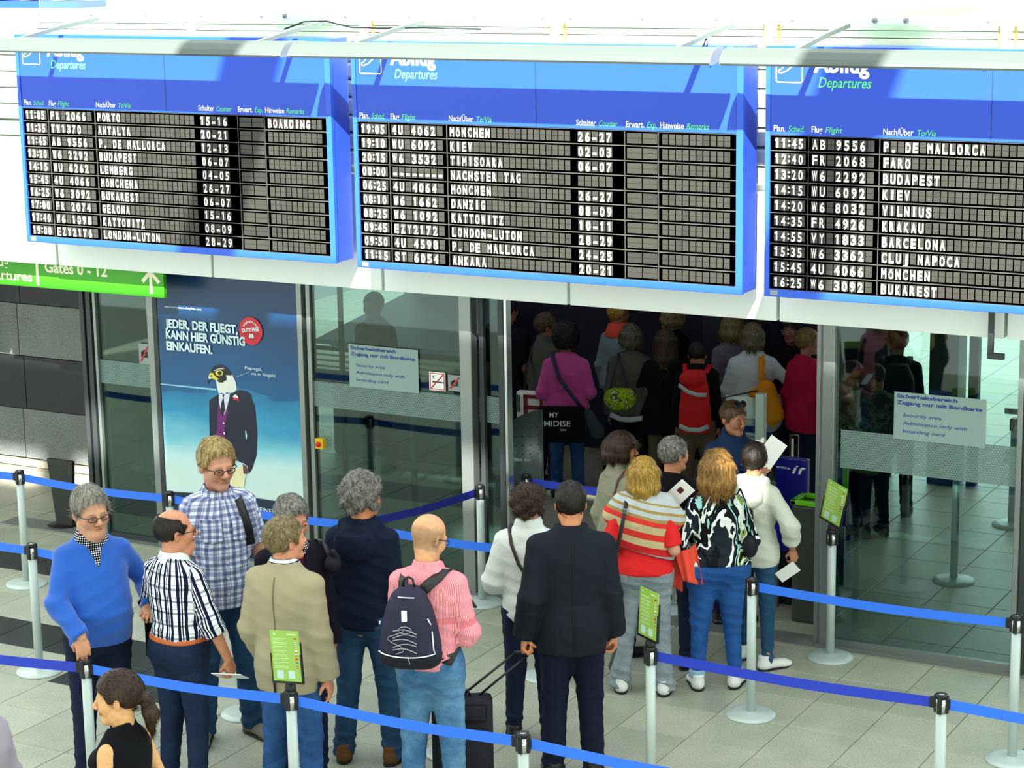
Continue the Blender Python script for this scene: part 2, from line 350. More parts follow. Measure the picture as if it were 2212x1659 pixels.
# big left leaf
d2=struct(MB().box(-9.98,-9.93,FY-.05,FY+.05,0,2.6,bev=.004).box(-9.90,-9.86,FY-.03,FY+.05,0,2.6,bev=.004).box(-8.44,-8.33,FY-.05,FY+.05,0,2.6,bev=.006).obj('door_2',steel))
MB().box(-9.86,-8.44,FY-.006,FY+.006,.03,2.6).obj('glass_pane',gl,d2)
MB().box(-9.86,-8.44,FY-.012,FY-.009,1.4,1.615).obj('perforated_band',perfm,d2)
MB().box(-9.86,-8.44,FY-.02,FY+.02,0,.05).obj('bottom_rail',steel,d2)
MB().box(-9.64,-9.61,FY+.05,FY+.09,0,2.6).obj('inner_stile',dsteel,d2)
# stacked sliding leaves next to the opening
d3=struct(MB().box(-8.30,-8.26,FY+.02,FY+.06,0,2.6).box(-8.16,-8.12,FY+.1,FY+.14,0,2.6).box(-8.10,-8.05,FY-.03,FY+.03,0,2.6,bev=.004).obj('door_3',dsteel))
MB().box(-8.04,-8.015,FY-.04,FY+.04,0,2.6,bev=.003).obj('edge_profile',chrome,d3)
MB().box(-8.33,-8.1,FY+.075,FY+.087,.03,2.6).obj('glass_pane',gl,d3)
MB().box(-8.33,-8.1,FY+.06,FY+.063,1.4,1.615).obj('perforated_band',perfm,d3)
# right leaf
d4=struct(MB().box(-5.455,-5.425,FY-.03,FY+.03,0,2.6,bev=.003).box(-5.40,-5.31,FY-.05,FY+.05,0,2.6,bev=.006).box(-3.97,-3.93,FY-.05,FY+.05,0,2.6,bev=.004).obj('door_4',steel))
MB().box(-5.31,-3.97,FY-.006,FY+.006,.03,2.6).obj('glass_pane',gl,d4)
MB().box(-5.27,-3.97,FY-.012,FY-.009,1.37,1.655).obj('perforated_band',perfm,d4)
MB().box(-5.31,-3.97,FY-.02,FY+.02,0,.06).obj('bottom_rail',steel,d4)
MB().box(-5.31,-3.97,FY+.008,FY+.02,.34,.355).obj('yellow_strip',mat('yellow_strip','B9B46A',.5),d4)
d5=struct(MB().box(-3.92,-3.87,FY-.05,FY+.05,0,2.6,bev=.004).box(-2.0,-1.95,FY-.05,FY+.05,0,2.6).obj('door_5',dsteel))
MB().box(-3.87,-2.0,FY-.006,FY+.006,.03,2.6).obj('glass_pane',gl,d5)
struct(MB().box(-13.3,0,FY-.1,FY+.14,-.01,.006).obj('trim_8',mat('steel_threshold','7D827E',.5,.3,.08,10)))
notice(-9.5,-8.84,1.60,1.955,FY-.016,'frosted security area notice in German and English on left glass door')
notice(-4.87,-4.2,1.63,1.975,FY-.016,'frosted security area notice in German and English on right glass door')
pict_smoke(-8.74,-8.59,1.64,1.79,FY-.016)
pict_cam(-8.565,-8.445,1.65,1.78,FY-.016,'small grey no photography sign beside the no smoking sign')
bt=thing('emergency_button','yellow emergency stop box with red button on left door frame','button',(-9.80,FY-.02,1.05))
MB().box(-.03,.05,-.05,0,0,.09,bev=.005).obj('box',mat('yellow_box','E0B400',.5),bt)
MB().lathe([(.018,0),(.022,.015),(.02,.022)],14,M=Matrix.Translation((.01,-.05,.045))@Matrix.Rotation(PI/2,4,'X')).obj('button',redm,bt,True)
br=thing('latch_hook','small dark bracket hanging from the fascia near right edge','bracket',(-4.02,13.9,2.5))
MB().box(0,.035,-.02,.02,-.07,.24,bev=.004).box(0,.11,-.02,.02,-.1,-.06,bev=.004).obj('bracket_arm',dsteel,br)
# ------------------------------------------------------------ green direction sign
gs=thing('direction_sign','green hanging direction sign with white gates lettering and arrow','sign',(-13.135,14.2,2.272))
GW=2.03; MB().box(0,GW,0,.04,0,.42,bev=.004).obj('sign_box',mat('green_sign','3FA80A',.4,0,.02,2),gs)
b=MB(); yy=-.002
b.box(.66,.69,-.003,0,0.02,.40)
text(b,'Gates 0 - 12',.76,.145,.095,.68,yy,.03); text(b,'Departures',.615,.05,.085,.66,yy,.02,anchor='r'); text(b,'Abflug',.36,.165,.095,.34,yy,.02,anchor='r')
ax=1.90; b.box(ax-.015,ax+.015,-.003,0,.03,.21)
b.poly([(ax,.235),(ax,.195),(ax+.075,.115),(ax+.1,.14)],-.0035,0); b.poly([(ax,.235),(ax-.1,.14),(ax-.075,.115),(ax,.195)],-.0035,0)
b.obj('lettering',mat('ivory_print','FFF3D8',.5),gs)
# ============================================================ departure boards
flapm=mat('flap_black','302F2A',.36,0,.1,12)
flapm2=mat('flap_black_glossy','2A2925',.3,0,.1,12)
backm=mat('board_backing','161714',.6,0,.1,10); railm=mat('row_rail_grey','4C4B45',.4,.2,.1,10)
flapw=mat('flap_white_print','F7F4EE',.5,0,.01,5); green=mat('green_print','5FE08A',.5,0,.01,5); navyl=mat('seam_dark','0E1F66',.6)
HZ=1.10   # header bottom above the lower edge
def lsum(s): return s
def board(x,W,z,label,rows,full=True,D=.25):
    k=W/3.13
    t=thing('departures_board',label,'departures board',(x,13.6,z),0,'split flap departures boards')
    MB().box(.004,W-.004,.012,D,.004,1.69,bev=.004).obj('casing',mat('casing_blue','2C4FC0',.45,0,.03,2),t)
    f=.035*k
    for bz in(.25,1.35):
        for bxx in(.4,W-.46): MB().box(bxx,bxx+.06,D,.42,bz,bz+.08).obj('wall_bracket',dsteel,t)
    MB().box(0,W,-.006,.03,0,.052,bev=.004).box(0,f,-.006,.03,.052,1.69).box(W-.05*k,W,-.006,.03,.052,1.69).box(f,W-.05*k,-.006,.03,1.65,1.69).obj('frame',framblue,t)
    hpn=MB().box(f,W-.052*k,0,.02,HZ,1.65).obj('header_panel',signblue,t)
    MB().box(W*.492,W*.4935,-.001,.001,HZ+.005,1.65).box(f,f+.002,-.001,.001,HZ,1.65).box(W-.054*k,W-.052*k,-.001,.001,HZ,1.65).obj('seam',navyl,t)
    MB().box(f,W-.052*k,.012,.02,.052,HZ).obj('backing',backm,t)
    MB().box(.045,.10,-.0075,-.006,.012,.045).obj('maker_plate',greyp,t)
    P=(HZ-.052)/10
    cols=dict(time=(.06,2,.115),flight=(.325,8,.0555),destination=(.822,20,.0495),counter=(1.865,5,.0555),expected=(2.25,2,.12),remark=(2.52,10,.0515))
    for cn,(c0,n,pw) in cols.items():
        b=MB(); b.box(.004,pw-.004,0,.006,.016,.052,bev=.0015).box(.004,pw-.004,0,.006,.0535,.089,bev=.0015)
        me=b.mesh(cn+'_flap',flapm)
        me2=me.copy(); me2.materials.clear(); me2.materials.append(flapm2)
        for r in range(10):
            for c in range(n):
                link(cn+'_flap',me2 if (r*7+c*13+r*c)%11<2 else me,t,((c0+c*pw)*k,.004,HZ-(r+1)*P)).scale=(k,1,1)
    for r in range(11):
        MB().box(f,W-.052*k,.0,.012,HZ-r*P-.003,HZ-r*P+.003).obj('row_rail',railm,t)
    for xa in (.305,.80,2.235,2.493): MB().box(xa*k,(xa+.004)*k,0,.012,.052,HZ).obj('column_rail',railm,t)
    # lettering on the flaps, one mesh per row
    ch=.0655
    for r,row in enumerate(rows):
        b=MB(); zb=HZ-(r+1)*P+.0195
        def cell(c,cx,wd):
            V,Fc=glyphs(c,.03)
            if not len(V): return
            w0=V[:,0].max()-V[:,0].min(); 
            if c in '-.': text(b,c,(cx)*k,zb+(.0 if c=='.' else 0),ch,None,.002,.05,0,'c')
            elif c=='1': b.box((cx-.006)*k,(cx+.006)*k,.0015,.002,zb,zb+ch).poly([((cx-.004)*k,zb+ch),((cx-.015)*k,zb+ch-.012),((cx-.015)*k,zb+ch-.022),((cx-.004)*k,zb+ch-.012)],.0015,.002)
            elif c=='I': b.box((cx-.006)*k,(cx+.006)*k,.0015,.002,zb,zb+ch)
            else: text(b,c,cx*k,zb,ch,wd*k,.002,.03,0,'c',caph=.73 if c not in 'ÜÄÖ' else .9)
        tm,fl_,to,co,rm=row
        tx=[.098,.15,.182,.222,.272] if 0 else [.085,.132,.170,.205,.252]
        def done(nm):
            nonlocal b
            if b.V: b.obj(nm,flapw,t)
            b=MB()
        for c,xx in zip(tm,tx): cell(c,xx,.031) if c!=':' else b.box((xx-.006)*k,(xx+.006)*k,.001,.002,zb+.012,zb+.024).box((xx-.006)*k,(xx+.006)*k,.001,.002,zb+.042,zb+.054)
        done('time_lettering')
        for i,c in enumerate(fl_): cell(c,.325+(i+.5)*.0555,.036)
        done('flight_lettering')
        for i,c in enumerate(to): cell(c,.822+(i+.5)*.0495,.034)
        done('destination_lettering')
        for i,c in enumerate(co): cell(c,1.865+(i+.5)*.0555,.035)
        done('counter_lettering')
        for i,c in enumerate(rm): cell(c,2.52+(i+.5)*.0515,.034)
        done('remark_lettering')
    # header
    b=MB(); g=MB(); z0=HZ+.026; y=-.0015
    for s1_,s2_,xx,a,bb in (('Plan.','Sched.',.058,.083,.115),('Flug','Flight',.328,.077,.115),('Nach/Über','To/Via',.825,.205,.13),('Schalter','Counter',1.862,.155,.145),('Erwart.','Exp.',2.25,.14,.075),('Hinweise','Remarks',2.51,.18,.165)):
        text(MB(),'',0,0,1); q1=MB(); text(q1,s1_,xx*k,z0,.043,a*k,y,.02); q1.obj('column_title',flapw,hpn); q1=MB(); text(q1,s2_,(xx+a+.02)*k,z0,.041,bb*k,y,.008,.2); q1.obj('column_title_green',green,hpn)
    text(b,'Abflug',.335*k,1.525,.115,.39*k,y,.035); b.obj('header_lettering',flapw,hpn); b=MB(); text(g,'Departures',.372*k,1.425,.07,.36*k,y,.01,.2)
    # pictogram: square outline with a rising aircraft
    q=[(.07,1.45,.262,1.457),(.07,1.45,.077,1.64),(.255,1.45,.262,1.64),(.07,1.633,.262,1.64)]
    for x0,za,x1,zb_ in q: b.box(x0*k,x1*k,-.0015,-.0005,za,zb_)
    pl=[(.15,1.425),(.165,1.405),(.21,1.425),(.30,1.51),(.318,1.545),(.30,1.553),(.255,1.525),(.225,1.497),(.165,1.53),(.152,1.52),(.192,1.468),(.178,1.445)]
    pl=[(a-.065,(c-1.335)*.83+1.452) for a,c in pl]
    n=len(pl)
    for i in range(n):
        a,c=pl[i],pl[(i+1)%n]; d=Vector((c[0]-a[0],c[1]-a[1])); 
        if d.length==0: continue
        nn=Vector((-d.y,d.x)).normalized()*.0045; e=d.normalized()*.004
        b.poly([((a[0]-nn.x-e.x)*k,a[1]-nn.y-e.y),((c[0]-nn.x+e.x)*k,c[1]-nn.y+e.y),((c[0]+nn.x+e.x)*k,c[1]+nn.y+e.y),((a[0]+nn.x-e.x)*k,a[1]+nn.y-e.y)],-.0018,-.0005)
    b.obj('aircraft_pictogram',flapw,hpn); g.obj('green_lettering',green,hpn)
    return t
R1=[('11:05','FR 2066','PORTO','15-16','BOARDING'),('11:35','TW1370','ANTALYA','20-21',''),('11:45','AB 9556','P. DE MALLORCA','12-13',''),('13:20','W6 2292','BUDAPEST','06-07',''),('14:15','WU 6262','LEMBERG','04-05',''),('15:45','4U 4066','MÖNCHENA','26-27',''),('16:25','W6 3092','BUKAREST','06-07',''),('17:00','FR 2074','GERONA','15-16',''),('17:40','W6 1098','KATTOWITZ','08-09',''),('19:00','EZY2176','LONDON-LUTON','28-29','')]
R2=[('19:05','4U 4062','MÖNCHEN','26-27',''),('19:10','WU 6092','KIEV','02-03',''),('20:15','W6 3532','TIMISOARA','06-07',''),('00:00','--------','NÄCHSTER TAG','',''),('06:25','4U 4064','MÖNCHEN','26-27',''),('08:10','W6 1662','DANZIG','08-09',''),('08:25','W6 1092','KATTOWITZ','10-11',''),('09:45','EZY2172','LONDON-LUTON','28-29',''),('09:50','4U 4598','P. DE MALLORCA','24-25',''),('11:15','ST 6054','ANKARA','20-21','')]
R3=[('11:45','AB 9556','P. DE MALLORCA','',''),('12:40','FR 2068','FARO','',''),('13:20','W6 2292','BUDAPEST','',''),('14:15','WU 6092','KIEV','',''),('14:20','W6 8032','VILNIUS','',''),('14:35','FR 4926','KRAKAU','',''),('14:55','VY 1833','BARCELONA','',''),('15:35','W6 3362','CLUJ NAPOCA','',''),('15:45','4U 4066','MÖNCHEN','',''),('16:25','W6 3092','BUKAREST','','')]
board(-12.02,3.04,2.78,'blue departures board at left, first flight 11:05 to Porto boarding',R1)
board(-8.79,3.13,2.765,'middle blue departures board, first flight 19:05, one row reading next day',R2)
board(-5.50,3.13,2.77,'blue departures board at right edge, first flight 11:45 to Mallorca',R3)
# light canopies in front of the boards
def canopy(x0,x1,label,arms):
    t=thing('board_light',label,'light',(x0,13.02,4.43),0,'white strip canopies above the boards'); W=x1-x0
    P=[(-.14,-.04),(-.125,-.055),(-.05,-.05),(.1,-.01),(.12,.015),(.08,.05),(.0,.055),(-.07,.035),(-.12,-.005)]
    V=[];n=len(P); nx=2
    for i in range(nx):
        for y,z in P: V.append((W*i/(nx-1),y,z))
    b=MB().add(V,[(i,(i+1)%n,(i+1)%n+n,i+n) for i in range(n)]+[tuple(range(n-1,-1,-1)),tuple(range(n,2*n))]); o=b.obj('housing',mat('canopy_grey_white','59625F',.4,.1,.02,1),t)
    for s in(-.002,W-.004): MB().add([(s,y*1.03,z*1.05+.001) for y,z in P]+[(s+.006,y*1.03,z*1.05+.001) for y,z in P],[(i,(i+1)%n,(i+1)%n+n,i+n) for i in range(n)]+[tuple(range(n-1,-1,-1)),tuple(range(n,2*n))]).obj('end_cap',mat('cap_grey','8A9395',.4,.3),t)
    for a in arms:
        MB().ribbon([(a,.0,.03),(a,.55,.105),(a,1.0,.15)],.035,.03,(1,0,0)).obj('arm',mat('arm_grey','6C7674',.4,.3),t)
    return t
canopy(-12.4,-8.93,'white strip light canopy above the left departures board',[.9,3.15])
canopy(-8.86,-5.60,'white strip light canopy above the middle departures board',[.45,2.95])
canopy(-5.53,-2.1,'white strip light canopy above the right departures board',[.45,3.0])
cb=thing('cable','black cable looping over the gap between left and middle light canopies','cable',(-9,13.4,4.5))
MB().tube([(-.45,.3,.03),(-.3,.35,.085),(-.1,.35,.09),(.15,.3,.05),(.4,.3,.045),(.75,.35,.05),(1.2,.4,.04)],.006,6).obj('wire',black,cb,True)
cb=thing('cable','thin cable hanging beside the right arm of middle canopy','cable',(-5.9,13.3,4.5))
MB().tube([(.1,.0,.02),(.05,.12,-.03),(-.02,.2,-.06),(-.02,.3,.05)],.005,6).obj('wire',black,cb,True)
# ============================================================ poster
POSTER={
'head_dark':[(0.543,1.428),(0.579,1.459),(0.625,1.479),(0.67,1.476),(0.714,1.455),(0.746,1.42),(0.756,1.396),(0.696,1.394),(0.701,1.354),(0.655,1.324),(0.617,1.324),(0.581,1.356),(0.53,1.395)],
'brow':[(0.573,1.424),(0.624,1.447),(0.677,1.455),(0.68,1.446),(0.623,1.434),(0.584,1.416)],
'neck':[(0.581,1.356),(0.617,1.324),(0.655,1.324),(0.701,1.354),(0.696,1.394),(0.757,1.405),(0.791,1.343),(0.799,1.281),(0.771,1.253),(0.725,1.24),(0.696,1.246),(0.672,1.229),(0.635,1.235),(0.611,1.22),(0.599,1.263)],
'beakbase':[(0.534,1.402),(0.561,1.398),(0.582,1.375),(0.626,1.347),(0.58,1.343),(0.551,1.353),(0.52,1.35),(0.51,1.368)],
'beak':[(0.509,1.362),(0.55,1.35),(0.534,1.333),(0.515,1.318),(0.508,1.292),(0.496,1.323),(0.501,1.349)],
'beakwhite':[(0.514,1.372),(0.543,1.359),(0.531,1.342),(0.509,1.346)],
'eyering':[(0.584,1.406),(0.607,1.424),(0.645,1.43),(0.667,1.419),(0.662,1.394),(0.628,1.378),(0.598,1.385)],
'eye':[(0.611,1.415),(0.634,1.424),(0.656,1.415),(0.651,1.396),(0.628,1.386),(0.612,1.396)],
'jacket':[(0.505,1.153),(0.541,1.182),(0.611,1.22),(0.625,1.19),(0.644,1.128),(0.662,1.03),(0.645,0.802),(0.696,0.734),(0.71,0.63),(0.723,0.651),(0.771,0.656),(0.832,0.637),(0.878,0.622),(0.886,0.55),(0.924,0.6),(0.976,0.724),(0.994,0.922),(0.986,1.071),(0.976,1.181),(0.968,1.159),(0.943,1.25),(0.907,1.272),(0.825,1.277),(0.771,1.247),(0.717,1.229),(0.702,1.146),(0.667,1.067),(0.649,1.026),(0.599,0.968),(0.542,0.794),(0.492,0.789),(0.497,0.978),(0.505,1.15)],
'shirt':[(0.611,1.22),(0.672,1.229),(0.725,1.236),(0.715,1.185),(0.671,1.068),(0.639,1.027),(0.62,1.094),(0.608,1.157)],
'tie':[(0.649,1.223),(0.668,1.225),(0.659,1.193),(0.669,1.093),(0.643,1.028),(0.618,1.063),(0.63,1.14),(0.651,1.192)],
'vest':[(0.604,1.14),(0.626,1.043),(0.658,1.046),(0.702,1.136),(0.69,1.062),(0.651,0.914),(0.656,0.79),(0.613,0.792),(0.542,0.791),(0.58,0.92),(0.588,1.053)],
'flower_w':[(0.762,1.221),(0.785,1.236),(0.807,1.225),(0.817,1.207),(0.761,1.205)],
'flower_r':[(0.758,1.208),(0.817,1.207),(0.823,1.176),(0.805,1.187),(0.768,1.187)],
'gap':[(0.872,0.928),(0.882,0.929),(0.89,0.886),(0.88,0.848),(0.872,0.871)],
'hand':[(0.832,0.637),(0.87,0.621),(0.884,0.589),(0.875,0.555),(0.836,0.551)],
'cuff':[(0.825,0.642),(0.84,0.645),(0.878,0.615),(0.873,0.605)],
'bag':[(0.708,0.577),(0.767,0.59),(0.831,0.623),(0.836,0.551),(0.859,0.547),(0.829,0.425),(0.79,0.434),(0.71,0.405),(0.683,0.481)],
'line':[(0.807,1.391),(0.934,1.442),(0.935,1.438),(0.808,1.387)],
'navyband':[(0.006,0.293),(0.829,0.35),(1.468,0.343),(1.474,-0.051),(-0.008,-0.177)],
'logo':[(0.829,0.265),(0.849,0.288),(0.873,0.294),(0.885,0.285),(0.904,0.291),(0.909,0.268),(0.891,0.253),(0.824,0.252)],
'cloudline':[(-0.004,1.26),(0.584,1.265),(0.584,1.249),(-0.005,1.25)],
}
def postermat():
    m,t,n,l,p=nmat('poster_print'); p.inputs['Roughness'].default_value=.3
    tc=n.new('ShaderNodeTexCoord'); sp=n.new('ShaderNodeSeparateXYZ'); l.new(tc.outputs['Object'],sp.inputs[0])
    nz=n.new('ShaderNodeTexNoise'); nz.inputs['Scale'].default_value=1.6; nz.inputs['Detail'].default_value=3
    mp=n.new('ShaderNodeMapping'); mp.inputs['Scale'].default_value=(.6,1,1.8); l.new(tc.outputs['Object'],mp.inputs[0]); l.new(mp.outputs[0],nz.inputs[0])
    a=n.new('ShaderNodeMath'); a.operation='MULTIPLY_ADD'; a.inputs[1].default_value=.25; l.new(nz.outputs['Fac'],a.inputs[0]); 
    d=n.new('ShaderNodeMath'); d.operation='MULTIPLY_ADD'; d.inputs[1].default_value=1/2.2; d.inputs[2].default_value=-.125; l.new(sp.outputs['Z'],d.inputs[0]); l.new(d.outputs[0],a.inputs[2])
    r=n.new('ShaderNodeValToRGB'); e=r.color_ramp.elements; e[0].position=.13; e[0].color=hx('D8EAE2'); e[1].position=1; e[1].color=hx('0B355F')
    for pos,c in((.28,'C4E6E6'),(.36,'7FC9DA'),(.47,'2E93BE'),(.57,'1E74A4'),(.575,'14598C'),(.75,'0F4877')): x=e.new(pos); x.color=hx(c)
    l.new(a.outputs[0],r.inputs[0]); l.new(r.outputs[0],p.inputs['Base Color']); return m
ps=thing('advertising_poster','tall duty free poster of falcon-headed man in dark suit','poster',(-11.42,14.5,.2))
MB().box(0,1.46,0,.03,-.2,2.42).obj('sheet',postermat(),ps)
pcol=dict(head_dark='15131C',brow='B9BFC4',neck='E4E4DC',beakbase='E6D63A',beak='20243A',beakwhite='C9D6DC',eyering='E8D640',eye='0A0A0A',jacket='0D1330',shirt='D9DCE8',tie='15151F',vest='6E1470',flower_w='F0EDEA',flower_r='D0202A',gap='BFE4EA',hand='6B3A3C',cuff='E8E8F0',bag='EBE3B4',line='9CC6DA',navyband='0E2A42',logo='D41C2C',cloudline='8CC8E0')
order=['cloudline','jacket','shirt','vest','tie','neck','head_dark','brow','beakbase','beak','beakwhite','eyering','eye','flower_w','flower_r','gap','bag','cuff','hand','line','navyband','logo']
from mathutils.geometry import tessellate_polygon
for i,kx in enumerate(order):
    P=POSTER[kx]
    if kx=='navyband': P=[(0,.30),(.4,.328),(.85,.352),(1.46,.345),(1.46,-.19),(0,-.19)]
    y=-.001-.0004*i
    tr_=tessellate_polygon([[Vector((a,b,0)) for a,b in P]])
    V=[(a,y,b) for a,b in P]; Fc=[]
    for f_ in tr_:
        A,B,Cc=[Vector(P[q]) for q in f_]; cr=(B-A).cross(Cc-A); Fc.append(f_ if cr>0 else f_[::-1])
    MB().add(V,Fc).obj({'head_dark':'falcon_head','brow':'brow_mark','beakbase':'beak_base','beakwhite':'beak_shine','eyering':'eye_ring','flower_w':'flower','flower_r':'flower_red','gap':'arm_gap','line':'speech_line','navyband':'lower_band','cloudline':'horizon_line'}.get(kx,kx),mat('poster_'+kx,pcol[kx],.35,0,.1,12),ps)
# beads of the tie pattern and waistcoat buttons
for bx,bz in((.652,.975),(.654,.885)): MB().lathe([(.009,0),(.009,.001)],12,M=Matrix.Translation((bx,-.009,bz))@Matrix.Rotation(PI/2,4,'X')).obj('button',whitep,ps)
MB().lathe([(.007,0),(.007,.001)],12,M=Matrix.Translation((.545,-.01,1.375))@Matrix.Rotation(PI/2,4,'X')).obj('nostril',black,ps)
Mb=Matrix.Translation((.975,-.011,1.795))@Matrix.Rotation(PI/2,4,'X')
MB().lathe([(.118,-.001),(.118,0)],40,M=Mb).obj('badge',mat('badge_red','D3142A',.35),ps)
MB().lathe([(.085,.0005),(.085,.001)],40,M=Mb).obj('badge_centre',mat('badge_red_dark','BE1020',.35),ps)
b=MB(); y=-.0125
M12=Matrix.Translation((.975,0,1.79))@Matrix.Rotation(-.14,4,'Y')
text(b,'DUTY FREE',0,.0,.032,.175,y,.04,0,'c',M=M12)
for i,c in enumerate('HEINEMANN'):
    a=math.radians(58-i*14.5); M=Matrix.Translation((.975+.07*math.cos(PI/2+a),0,1.795+.07*math.sin(PI/2+a)))@Matrix.Rotation(-a,4,'Y')
    text(b,c,0,0,.018,.013,y,.03,0,'c',M=M)
for i in range(3): b.poly([(.955+i*.017,1.735),(.968+i*.017,1.735),(.973+i*.015,1.755),(.970+i*.012,1.772),(.962+i*.012,1.770),(.958+i*.016,1.755)],y,y+.001)
text(b,'JEDER, DER FLIEGT,',.087,1.762,.075,.755,y,.04); text(b,'KANN HIER GÜNSTIG',.087,1.665,.075,.825,y,.04); text(b,'EINKAUFEN.',.087,1.567,.075,.485,y,.04)
text(b,'www.heinemann-dutyfree.com',.087,1.932,.022,.39,y,.0); text(b,'Piep-egal,',.90,1.464,.03,.172,y,.0); text(b,'wo es hingeht.',.958,1.42,.03,.26,y,.0)
text(b,'HEINEMANN',.945,.235,.042,.36,y,.01)
b.obj('lettering',mat('poster_white','D9EEF5',.4),ps)
# ============================================================ belt barrier posts
def post_proto():
    sh=MB().lathe([(.031,.02),(.031,.955)],20).mesh('pole',postm,True)
    cp=MB().lathe([(.033,.945),(.034,.972),(.024,.974),(.020,.968)],20).mesh('cap',mat('cap_black','101214',.35,0,.1,10),True)
    ct=MB().lathe([(.0215,.966),(.0215,.9705),(.004,.9715)],18).mesh('cap_top',chrome,True)
    bs=MB().lathe([(.168,0),(.17,.006),(.165,.016),(.12,.026),(.04,.034),(.033,.036)],32).mesh('base',postm,True)
    hd=MB().box(-.013,.013,-.042,-.028,.86,.965,bev=.003).mesh('slot',mat('cap_black','101214'))
    cl=MB().lathe([(.0325,.86),(.0325,.945)],20).mesh('head_sleeve',chrome,True)
    return [('base',bs),('pole',sh),('head_sleeve',cl),('cap',cp),('cap_top',ct)],hd
PARTS,SLOT=post_proto()
def post(x,y,label,slots=(0,90,180,270),h=1.,rz=0):
    t=thing('barrier_post',label,'barrier post',(x,y,0),rz,'grey belt barrier posts')
    for nme,me in PARTS: link(nme,me,t)
    for s in slots: link('slot',SLOT,t,(0,0,0),(0,0,math.radians(s)))
    return t
S=dict(S1=(-11.81,13.09),S2=(-10.28,11.47),S3=(-5.23,14.27),S4=(-5.30,12.93),S5=(-8.16,14.29),S6=(-3.50,12.92),S7=(-3.49,11.35),S8=(-5.32,11.37),S9=(-6.86,9.76),S10=(-5.34,9.77),S11=(-8.29,9.66),S12=(-10.27,13.07),S13=(-8.55,13.04),S14=(-7.99,14.74),S15=(-8.41,11.42),S16=(-6.9,13.0),S17=(-6.75,14.80),S18=(-6.78,11.42))
PL=dict(S1='grey barrier post left of the pylon, farthest left in the row',S2='grey barrier post at left edge left of the man in blue sweater',S3='grey barrier post with tilted green card by right glass door',S4='grey barrier post with round base between jeans woman and glass front',S5='grey barrier post in front of left sliding door, dark belt ends on it',S6='grey barrier post at right edge by the threshold',S7='short-looking grey post at lower right without card, belts both sides',S8='grey barrier post with green card beside the woman in flared trousers',S9='nearest grey barrier post carrying green card before beige jacket man',S10='grey post at lower edge before the man in dark suit',S11='thick-looking grey post under the blue sweater man hand',S12='grey barrier post before the poster between bald and blue sweater heads',S13='grey barrier post behind grey-haired man in hooded jacket',S14='grey barrier post in front of the perforated gate panel',S15='grey barrier post behind the tall man in checked shirt',S16='grey barrier post hidden behind dark haired queue head',S17='grey barrier post inside the entrance behind the queue',S18='grey barrier post behind backpack man and suit man')
for k_,(x,y) in S.items():
    post(x,y,PL[k_])
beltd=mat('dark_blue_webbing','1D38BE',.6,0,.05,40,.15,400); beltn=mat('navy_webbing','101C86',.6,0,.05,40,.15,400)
def belt(a,b_,label,z=.915,sag=.02):
    A=Vector((*a,z)) ;B=Vector((*b_,z)); d=(B-A); L=d.length; u=d.normalized(); n=Vector((-u.y,u.x,0))
    t=thing('barrier_belt',label,'barrier belt',(A.x,A.y,z),0,'blue belts between barrier posts')
    pts=[]; N=14
    for i in range(N+1):
        s=i/N; pts.append(u*(.04+(L-.08)*s)+Vector((0,0,-sag*4*s*(1-s)))+n*.004*math.sin(s*9))
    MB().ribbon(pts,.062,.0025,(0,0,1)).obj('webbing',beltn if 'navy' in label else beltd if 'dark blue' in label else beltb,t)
    M=Matrix.Translation(pts[-1])@Matrix.Rotation(math.atan2(u.y,u.x),4,'Z')
    MB().box(-.028,.006,-.012,.012,-.032,.032,M=M,bev=.003).obj('end_clip',black,t)
    M=Matrix.Translation(pts[0])@Matrix.Rotation(math.atan2(u.y,u.x),4,'Z')
    MB().box(-.006,.012,-.010,.010,-.03,.03,M=M,bev=.003).obj('outlet',black,t)
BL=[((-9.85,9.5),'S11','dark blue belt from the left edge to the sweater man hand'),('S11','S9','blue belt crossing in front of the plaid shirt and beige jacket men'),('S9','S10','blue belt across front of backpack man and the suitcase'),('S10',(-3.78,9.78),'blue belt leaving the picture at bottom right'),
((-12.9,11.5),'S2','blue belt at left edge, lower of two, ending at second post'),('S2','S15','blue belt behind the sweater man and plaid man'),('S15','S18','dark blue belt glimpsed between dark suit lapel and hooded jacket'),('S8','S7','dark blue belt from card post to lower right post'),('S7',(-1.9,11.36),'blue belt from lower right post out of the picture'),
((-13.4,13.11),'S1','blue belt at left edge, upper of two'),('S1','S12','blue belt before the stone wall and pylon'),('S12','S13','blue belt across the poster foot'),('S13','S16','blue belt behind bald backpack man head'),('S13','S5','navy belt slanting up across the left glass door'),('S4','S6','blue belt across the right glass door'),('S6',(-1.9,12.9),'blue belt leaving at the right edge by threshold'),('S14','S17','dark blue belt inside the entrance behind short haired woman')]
for a,b_,lb in BL:
    belt(S[a] if isinstance(a,str) else a,S[b_] if isinstance(b_,str) else b_,lb)
belt((-9.6,8.0),(-8.0,8.05),'dark blue belt end at the bottom left corner')
